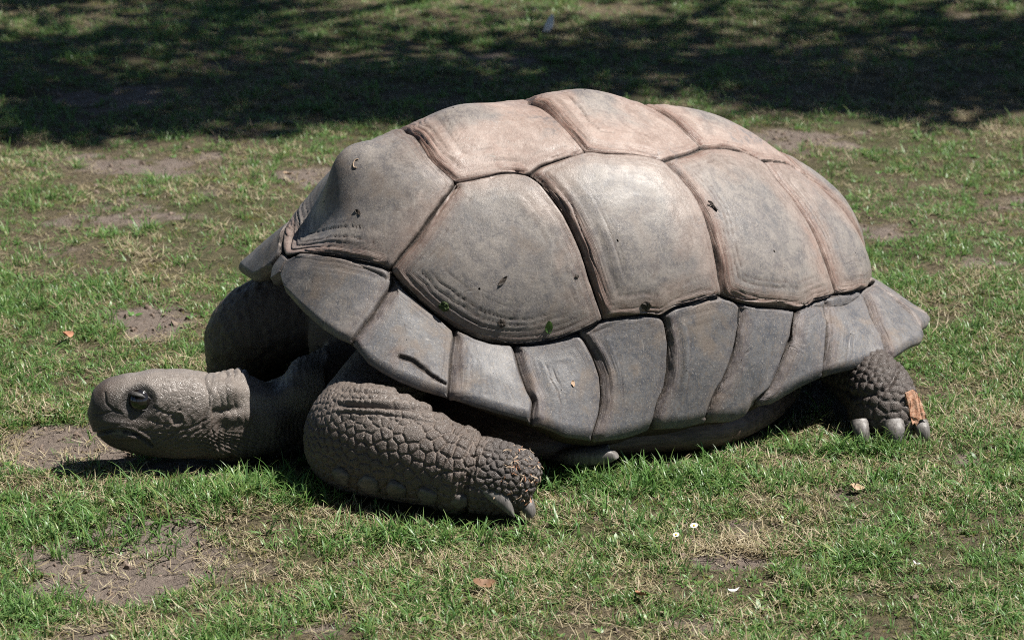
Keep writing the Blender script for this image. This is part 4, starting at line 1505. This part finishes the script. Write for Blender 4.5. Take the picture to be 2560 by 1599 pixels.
a_ = cg.attributes.new('rot', 'FLOAT_VECTOR', 'POINT')
a_.data.foreach_set('vector', rng.uniform(0, 6.283, (cN, 3)).astype(np.float32).ravel())
crumbs = link("soil_crumbs", cg)
tag(crumbs, "crumbs of dry soil and grit on the bare patches of the lawn", kind='stuff')
ng2 = ng.copy()
for nd in ng2.nodes:
    if nd.type == 'COLLECTION_INFO':
        nd.inputs['Collection'].default_value = crumb_col
cmod = crumbs.modifiers.new("scatter", 'NODES')
cmod.node_group = ng2

# ------------------------------------------------------------------ the tree whose crown shades the lawn behind
M_BARK = mat_simple("bark", (0.06, 0.045, 0.035), (0.15, 0.115, 0.09), 18, .85, .2, .8, .02, (1, 1, .25))
M_LEAF = mat_simple("tree_leaf", (0.04, 0.075, 0.02), (0.07, 0.12, 0.035), 3, .5, .35, 0, trans=.25)
def limb(path, r0, r1, name, parent):
    st = [(*p, r0 + (r1 - r0) * i / (len(path) - 1), r0 + (r1 - r0) * i / (len(path) - 1)) for i, p in enumerate(path)]
    Vt, Ft, _ = tube(st, 14, 2.0, (0.3, 1, 0.1))
    return link(name, mesh_np(name, Vt, Ft), M_BARK, parent)


def make_tree(base, clusters, label, rt, per=340, leaf=(.035, .06), tr=.30, group=None):
    """clusters: (world centre, radius) leaf clumps of the crown"""
    t = bpy.data.objects.new("tree", None)
    COL.objects.link(t)
    TB = Vector(base)
    t.location = TB
    tag(t, label, "tree", group)
    top = max(c.z for c, _ in clusters)
    limb([(0, 0, -.2), (.03, .02, .6), (.0, .05, top * .24), (-.08, 0, top * .42), (-.1, -.05, top * .6), (0, 0, top * .8), (.1, 0, top * .98)], tr, .05, "trunk", t)
    cnt = [int(per * rad / .5) for _, rad in clusters]
    nl = sum(cnt)
    C_ = np.repeat(np.array([[*c] for c, _ in clusters]), cnt, 0)
    R_ = np.repeat(np.array([rad for _, rad in clusters]), cnt)
    dirn = rng.normal(size=(nl, 3))
    dirn /= np.linalg.norm(dirn, axis=1)[:, None]
    pos = C_ + dirn * (R_ * rng.random(nl) ** .45)[:, None] * np.array([1, 1, .75]) - np.array([*TB])
    nn = rng.normal(size=(nl, 3)) + np.array([0, 0, 1.1])
    nn /= np.linalg.norm(nn, axis=1)[:, None]
    tt = np.cross(nn, rng.normal(size=(nl, 3)))
    tt /= np.linalg.norm(tt, axis=1)[:, None]
    bb = np.cross(nn, tt)
    Ls = rng.uniform(*leaf, nl)[:, None]
    quad = np.stack([pos - tt * Ls, pos + bb * Ls * .5 - tt * Ls * .1 + nn * Ls * .12, pos + tt * Ls, pos - bb * Ls * .5 - tt * Ls * .1 + nn * Ls * .12], 1).reshape(-1, 3)
    link("crown", mesh_np("crown", quad, np.arange(nl * 4).reshape(-1, 4), False), M_LEAF, t)
    for k in range(min(26, len(clusters))):
        c, rad = clusters[rt.randrange(len(clusters))]
        a = Vector((-.05, 0, rt.uniform(.25, .55) * top))
        b = c - TB
        limb([a, a.lerp(b, .35) + Vector((0, 0, .25)), a.lerp(b, .7) + Vector((rt.uniform(-.2, .2), rt.uniform(-.2, .2), .2)), b], tr * .16, .010, "limb", t)
    return t


rt = random.Random(11)
clusters = []


def shade_edge(gx_):
    return 2.36 + .16 * math.sin(gx_ * 2.1 + .6) + .15 * math.sin(gx_ * 5.3) + .08 * math.sin(gx_ * 12.7 + 1)


while len(clusters) < 190:
    c = Vector((rt.uniform(-1.2, 8.6), rt.uniform(2.6, 9.4), rt.uniform(4.0, 7.6)))
    rad = rt.uniform(.32, .62)
    k = c.z / sdir.z
    gxs, gys = c.x - sdir.x * k, c.y - sdir.y * k          # where its shade falls
    if gys - rad < shade_edge(gxs):
        continue
    if ((c.x - 3.8) / 5.2) ** 2 + ((c.y - 6.2) / 4.3) ** 2 > 1:
        continue
    clusters.append((c, rad))
for k in range(46):                                        # the low skirt of the crown on the near side
    z = rt.uniform(4.0, 6.4)
    gxs = -1.7 + 3.6 * (k + rt.random()) / 46
    rad = rt.uniform(.18, .36)
    gys = shade_edge(gxs) + rad + abs(rt.gauss(0, .5))
    kk = z / sdir.z
    clusters.append((Vector((gxs + sdir.x * kk, gys + sdir.y * kk, z)), rad))
make_tree((4.2, 6.2, 0), clusters, "leafy tree standing right of the lawn, casting the dappled shade behind the tortoise", rt)
# unseen trees added left and behind the camera to block sky light
for bx, by, hgt_, lb in ((-5.4, -2.6, 13.0, "tall leafy tree added out of view at near left to block sky light"), (-5.4, 2.8, 13.0, "tall leafy tree added out of view at far left to block sky light"),
                         (-3.8, -7.6, 13.0, "tall leafy tree added unseen behind the camera, well to the left, to block sky light"), (.2, -8.6, 13.5, "tall leafy tree added unseen straight behind the camera to block sky light"),
                         (4.2, -8.2, 13.0, "tall leafy tree added unseen behind the camera, to the right, to block sky light")):
    cl = []
    while len(cl) < 260:
        q = Vector((rt.uniform(-1, 1), rt.uniform(-1, 1), rt.uniform(-1, 1)))
        if q.length < 1:
            cl.append((Vector((bx + q.x * 3.6, by + q.y * 3.4, hgt_ * .62 + q.z * hgt_ * .38)), rt.uniform(.6, .9)))
    make_tree((bx, by, 0), cl, lb, rt, 75, (.15, .24))


# ------------------------------------------------------------------ small things lying about
M_DRY = mat_simple("dry_leaf", (0.13, 0.07, 0.038), (0.25, 0.145, 0.085), 60, .65, .3, .5, .003, trans=.15)
M_WOOD = mat_simple("wood_chip", (0.22, 0.10, 0.055), (0.38, 0.20, 0.125), 30, .75, .25, .6, .003, (1, 1, .25))
M_CHIP = mat_simple("bark_chip", (0.30, 0.135, 0.075), (0.46, 0.29, 0.20), 95, .8, .2, .8, .003)
M_SHAV = mat_simple("wood_shaving", (0.28, 0.20, 0.14), (0.48, 0.37, 0.27), 50, .7, .25, .3, .001)
M_SHAVR = mat_simple("red_shaving", (0.27, 0.13, 0.075), (0.42, 0.23, 0.14), 50, .7, .25, .3, .001)
M_WHITE = mat_simple("white_petal", (0.72, 0.71, 0.68), (0.82, 0.81, 0.78), 30, .6, .3, 0, trans=.2)
M_YEL = mat_simple("daisy_yellow", (0.62, 0.40, 0.04), (0.72, 0.50, 0.06), 80, .7, .2, .3)
M_BIT = mat_simple("dark_bit", (0.02, 0.017, 0.014), (0.06, 0.045, 0.035), 80, .7, .3, .4)
M_LGRN = mat_simple("green_leaf_bit", (0.06, 0.13, 0.03), (0.10, 0.19, 0.05), 60, .45, .4, .2, trans=.3)
M_MOSSY = mat_simple("moss_crumb", (0.02, 0.03, 0.012), (0.06, 0.085, 0.03), 120, .8, .2, .5)
M_FEATH = mat_simple("feather_down", (0.55, 0.57, 0.60), (0.75, 0.76, 0.78), 60, .8, .2, .2, trans=.2)
M_LITTER = mat_simple("litter", (0.30, 0.20, 0.13), (0.42, 0.31, 0.22), 60, .75, .25, .4)


def leaf_mesh(name, L_, W_, curl, mat, seed=0, n=9, fold=.25):
    r = random.Random(seed)
    Vs = []
    k = 5
    for i_ in range(n):
        t = i_ / (n - 1)
        w = W_ * (math.sin(math.pi * (t * .94 + .03)) ** .75) * (1 + .12 * math.sin(7 * t + seed))
        for j_ in range(k):
            s = j_ / (k - 1) * 2 - 1
            Vs.append((L_ * (t - .5), s * w * .5, L_ * curl * (t - .5) ** 2 * 2 + abs(s) * w * fold + .0012 * math.sin(9 * t + 3 * s + seed)))
    F = grid_faces(n, k, False)
    me = mesh_np(name, Vs, F)
    me.materials.append(mat)
    return me


def place(name, me, loc, rot, label, cat, group=None):
    o = bpy.data.objects.new(name, me)
    COL.objects.link(o)
    o.location = loc
    o.rotation_euler = rot
    return tag(o, label, cat, group)


def on_ground(x, y, dz=.0):
    return (x, y, float(ground_z(np.array([x]), np.array([y]))[0]) + dz)


place("dry_leaf", leaf_mesh("dry_leaf", .040, .024, .5, M_DRY, 1), on_ground(-.048, -.562, .012), (.3, .2, .5), "curled red-brown leaf in the grass below the front foot claw", "leaf")
place("dry_leaf", leaf_mesh("dry_leaf", .032, .022, .3, M_LITTER, 2), on_ground(-.562, 1.921, .014), (.2, .1, 2.5), "pale tan leaf on the lawn left of the shell top", "leaf")
place("dry_leaf", leaf_mesh("dry_leaf", .034, .018, .5, M_WOOD, 3), on_ground(-.909, .640, .018), (.5, .3, 1.1), "orange dry leaf in the grass left of the far foreleg", "leaf")
place("dry_leaf", leaf_mesh("dry_leaf", .030, .018, .4, M_WOOD, 4), on_ground(.204, -.591, .010), (.4, .3, 1.9), "small orange leaf scrap near the white petal in the foreground", "leaf")
place("dry_leaf", leaf_mesh("dry_leaf", .030, .016, .4, M_LITTER, 5), on_ground(.604, -.141, .010), (.4, .3, .4), "tan leaf scrap on thin grass below the hind foot", "leaf")


def daisy(x, y, label, s=1.0):
    e = bpy.data.objects.new("daisy", None)
    COL.objects.link(e)
    e.location = on_ground(x, y)
    tag(e, label, "daisy", "daisies in the grass")
    Vs, Fs = [], []
    for i_ in range(13):
        a = 2 * math.pi * i_ / 13
        i0 = len(Vs)
        for t, w in ((.25, .0012), (.65, .0024), (1.0, .0014)):
            r_ = .0095 * s * t
            for sg in (-1, 1):
                Vs.append((r_ * math.cos(a) - sg * w * math.sin(a), r_ * math.sin(a) + sg * w * math.cos(a), .030 + .0022 * t * s))
        for k in (0, 2):
            Fs.append((i0 + k, i0 + k + 1, i0 + k + 3, i0 + k + 2))
    pt = link("petals", mesh_np("petals", Vs, Fs), M_WHITE, e)
    bm = bmesh.new()
    bmesh.ops.create_uvsphere(bm, u_segments=12, v_segments=8, radius=.0034 * s)
    bmesh.ops.scale(bm, vec=(1, 1, .6), verts=bm.verts)
    me = bpy.data.meshes.new("disc")
    bm.to_mesh(me)
    bm.free()
    d_ = link("disc", me, M_YEL, e)
    d_.location = (0, 0, .0315)
    Vt, Ft, _ = tube([(0, 0, -.01, .0008, .0008), (.001, 0, .012, .0008, .0008), (0, 0, .031, .0007, .0007)], 6, 2, (1, 0, 0))
    link("stem", mesh_np("stem", Vt, Ft), M_LGRN, e)
    for c in (pt, d_):
        c.rotation_euler = (.0, .0, 0)
    e.rotation_euler = (.35, -.1, 0)


daisy(.276, -.375, "small white daisy nearer the camera of the two in the grass", .55)
daisy(.309, -.33, "larger white daisy farther from the camera of the two in the grass", .65)
place("petal", leaf_mesh("petal", .022, .006, .6, M_WHITE, 7), on_ground(.353, -.565, .012), (.3, .1, .5), "long white petal lying in the foreground grass left of the other", "petal")
place("petal", leaf_mesh("petal", .013, .006, .5, M_WHITE, 8), on_ground(.66, -.479, .012), (.3, -.1, 2.6), "short white petal in the grass toward the right edge", "petal")

# a downy feather standing in the shade behind
fe = bpy.data.objects.new("feather", None)
COL.objects.link(fe)
fe.location = on_ground(.115, 3.65, .012)
fe.rotation_euler = (.2, -.9, .9)
tag(fe, "pale downy feather lying in the shaded grass behind the shell", "feather")
link("vane", leaf_mesh("vane", .085, .026, .25, M_FEATH, 3, 14, .15), None, fe)
Vt, Ft, _ = tube([(-.055, 0, .006, .0012, .0012), (0, 0, .002, .0009, .0009), (.04, 0, .006, .0005, .0005)], 8, 2)
link("shaft", mesh_np("shaft", Vt, Ft), M_WHITE, fe)


# bark chip leaning on the hind foot
def chip_mesh(name, pts, th, mat, seed=0):
    bm = bmesh.new()
    r = random.Random(seed)
    top = [bm.verts.new((x, th * .5 + r.uniform(-.0015, .0015), z)) for x, z in pts]
    bot = [bm.verts.new((x, -th * .5 + r.uniform(-.0015, .0015), z)) for x, z in pts]
    n = len(pts)
    bm.faces.new(top)
    bm.faces.new(bot[::-1])
    for i_ in range(n):
        bm.faces.new((top[i_], bot[i_], bot[(i_ + 1) % n], top[(i_ + 1) % n]))
    bmesh.ops.triangulate(bm, faces=bm.faces[:])
    bmesh.ops.subdivide_edges(bm, edges=bm.edges[:], cuts=2, use_grid_fill=True)
    for v in bm.verts:
        nz = vnoise(np.array([[v.co.x, v.co.y, v.co.z]]), 110, seed)[0]
        v.co.y += .0028 * nz
        v.co.x += .001 * nz
    bmesh.ops.recalc_face_normals(bm, faces=bm.faces)
    me = bpy.data.meshes.new(name)
    bm.to_mesh(me)
    bm.free()
    me.materials.append(mat)
    return me


def on_seen(px, py):
    """where the tortoise's skin is met on the straight line to the photographer: world point"""
    f_ = 6479.0
    d_ = Vector(((px - 1280) / f_, math.cos(PITCH) + (800 - py) / f_ * math.sin(PITCH), -math.sin(PITCH) + (800 - py) / f_ * math.cos(PITCH)))
    return body_bvh.ray_cast(cam.location, d_.normalized())


chp = body_bvh.find_nearest(Vector((.770, .080, .090)))
co_ = chp[0] + chp[1] * .003
place("bark_chip", chip_mesh("bark_chip", [(-.015, .034), (.006, .036), (.014, .026), (.017, .012), (.022, -.016), (.026, -.034), (.008, -.030), (-.002, -.043), (-.006, -.034), (-.012, -.038), (-.013, -.018), (-.017, -.010), (-.012, .006), (-.016, .016), (-.012, .026)], .0035, M_CHIP, 3),
      co_, (-.25, -.12, .35), "orange-brown bark chip stuck against the hind foot", "wood chip").scale = (.85, 1, .85)

# shavings stuck to the dusty front foot
shv = []
for i_ in range(5):
    r = random.Random(40 + i_)
    Vs = []
    for k in range(6):
        t = k / 5
        w = .0019 * (1 - .5 * t)
        x, z = .020 * (t - .5), .003 * math.sin(t * 4 + i_)
        y = .006 * math.sin(t * 2.2 + i_ * 1.7)
        for yy_, zz_ in ((-w, -.0006), (w, -.0006), (w, .0006), (-w, .0006)):
            Vs.append((x, y + yy_, z + zz_))
    me = mesh_np("wood_shaving", Vs, [tuple(f) for f in grid_faces(6, 4)] + [(0, 1, 2, 3), (20, 23, 22, 21)], False)
    me.materials.append(M_SHAV if i_ < 3 else M_SHAVR)
    shv.append(me)
rs = random.Random(9)
n_s = 0
while n_s < 64:
    p = Vector((rs.gauss(.005, .026), rs.uniform(-.31, -.20), rs.uniform(.02, .135)))
    o = Vector((p.x * 1.0 + .1, p.y - .6, p.z + .35))
    hp = body_bvh.ray_cast(o, (p - o).normalized())
    if hp[0] is None or hp[0].x < -.012 - .02 * rs.random() or hp[0].x > .08 or hp[0].y > -.15 or hp[0].z < .012:
        continue
    nrm_ = hp[1]
    q = nrm_.to_track_quat('Z', 'Y') @ Matrix.Rotation(rs.uniform(0, 6.28), 4, 'Z').to_quaternion()
    s_ = bpy.data.objects.new("wood_shaving", shv[rs.randrange(5)])
    COL.objects.link(s_)
    s_.location = hp[0] + nrm_ * .0012
    s_.rotation_mode = 'QUATERNION'
    s_.rotation_quaternion = q
    sc_ = rs.uniform(.28, .78)
    s_.scale = (sc_, sc_, sc_)
    tag(s_, "thin wood shaving stuck to the dusty front foot", "wood shaving", "wood shavings on the front foot")
    n_s += 1

# bits of leaf and twig lying on the shell
dgx = bpy.context.evaluated_depsgraph_get()
bpy.context.view_layer.update()


def shell_hit(ch):
    """point and normal on the finished scute surface above a chart point"""
    P_ = shell_pos(np.array([ch]))[0] + ROOT
    n_ = shell_nrm(np.array([ch]))[0]
    o = Vector(P_ + n_ * .2)
    ok_, loc, nn_, _, _, _ = SC.ray_cast(bpy.context.evaluated_depsgraph_get(), o, Vector(-n_), distance=.4)
    nn_ = nn_ if nn_.dot(Vector(n_)) > 0 else -nn_
    return (loc, nn_) if ok_ else (Vector(P_), Vector(n_))


grass.hide_viewport = crumbs.hide_viewport = True
bpy.context.view_layer.update()
BITS = [((.275, .665), 'husk', .027, "dark curled husk on the middle of the big front side plate of the shell"),
        ((.182, .864), 'green', .027, "green leaf scrap low on the big front side plate of the shell"),
        ((.339, .81), 'crumb', .015, "dark crumb left of the green leaf scrap on the shell"),
        ((.527, .75), 'moss', .017, "small mossy crumb near the lower front seam of the shell"),
        ((.591, .308), 'husk', .022, "narrow dark seed husk on the front top plate of the shell"),
        ((-.271, .496), 'twig', .024, "forked black twig on the seam toward the rear of the shell"),
        ((-.12, .922), 'clod', .018, "dark clod of soil in the seam above the middle rim plates"),
        ((.057, .716), 'clod', .008, "tiny dark crumb beside the seam right of the front side plate"),
        ((.469, .092), 'curl', .018, "pale thin curl lying by the knob of the front top plate"),
        ((.221, 1.462), 'pale', .012, "pale speck of leaf on a rim plate above the front foot")]
hits = [shell_hit(b[0]) for b in BITS]
for (ch, kind_, size, lab_), (loc, nn_) in zip(BITS, hits):
    if kind_ == 'green':
        me, nm = leaf_mesh("leaf_scrap", size * .9, size * .55, .14, M_LGRN, 2, 7, .10), "leaf_scrap"
    elif kind_ == 'pale':
        me, nm = leaf_mesh("leaf_scrap", size, size * .6, .1, M_LITTER, 3, 7, .1), "leaf_scrap"
    elif kind_ == 'husk':
        me, nm = leaf_mesh("seed_husk", size * .85, size * .30, .10, M_BIT, 4, 7, .10), "seed_husk"
    elif kind_ in ('twig', 'curl'):
        mt = M_BIT if kind_ == 'twig' else M_SHAV
        r_ = size * (.075 if kind_ == 'twig' else .06)
        st_ = [(-size * .5, 0, r_, r_, r_), (-size * .1, size * .05, r_ * 2, r_, r_), (size * .25, -size * .03, r_ * 1.6, r_ * .8, r_ * .8), (size * .5, size * .12, r_, r_ * .4, r_ * .4)]
        if kind_ == 'curl':
            st_ = [(size * .5 * math.cos(q), size * .35 * math.sin(q), r_ * 1.2, r_, r_) for q in (0, .9, 1.8, 2.7, 3.6)]
        Vt, Ft, _ = tube(st_, 8, 2)
        if kind_ == 'twig':
            Vt2, Ft2, _ = tube([(-size * .1, size * .05, r_ * 2, r_ * .8, r_ * .8), (size * .1, size * .2, r_ * 2, r_ * .6, r_ * .6), (size * .3, size * .38, r_, r_ * .3, r_ * .3)], 8, 2)
            Ft = list(Ft) + [tuple(i + len(Vt) for i in f) for f in Ft2]
            Vt = np.concatenate([Vt, Vt2])
        nm = "twig" if kind_ == 'twig' else "wood_curl"
        me = mesh_np(nm, Vt, Ft)
        me.materials.append(mt)
    else:
        bm = bmesh.new()
        bmesh.ops.create_icosphere(bm, subdivisions=3, radius=size * .5)
        for v in bm.verts:
            nz = fbm(np.array([[*v.co]]), 260, 2, 7)[0]
            v.co *= 1 + .55 * nz
            v.co.z *= .55
        nm = "crumb"
        me = bpy.data.meshes.new(nm)
        bm.to_mesh(me)
        bm.free()
        me.materials.append({'crumb': M_BIT, 'moss': M_MOSSY, 'clod': M_BIT}[kind_])
    q_ = Vector(nn_).to_track_quat('Z', 'Y') @ Matrix.Rotation(2.1 * ch[0] + 5 * ch[1], 4, 'Z').to_quaternion()
    o = place(nm, me, loc + Vector(nn_) * (.0006 if kind_ in ('husk', 'green', 'pale') else -.0004), (0, 0, 0), lab_, {'leaf_scrap': 'leaf', 'seed_husk': 'husk', 'twig': 'twig', 'wood_curl': 'wood curl', 'crumb': 'crumb'}[nm])
    o.rotation_euler = q_.to_euler()
grass.hide_viewport = crumbs.hide_viewport = False
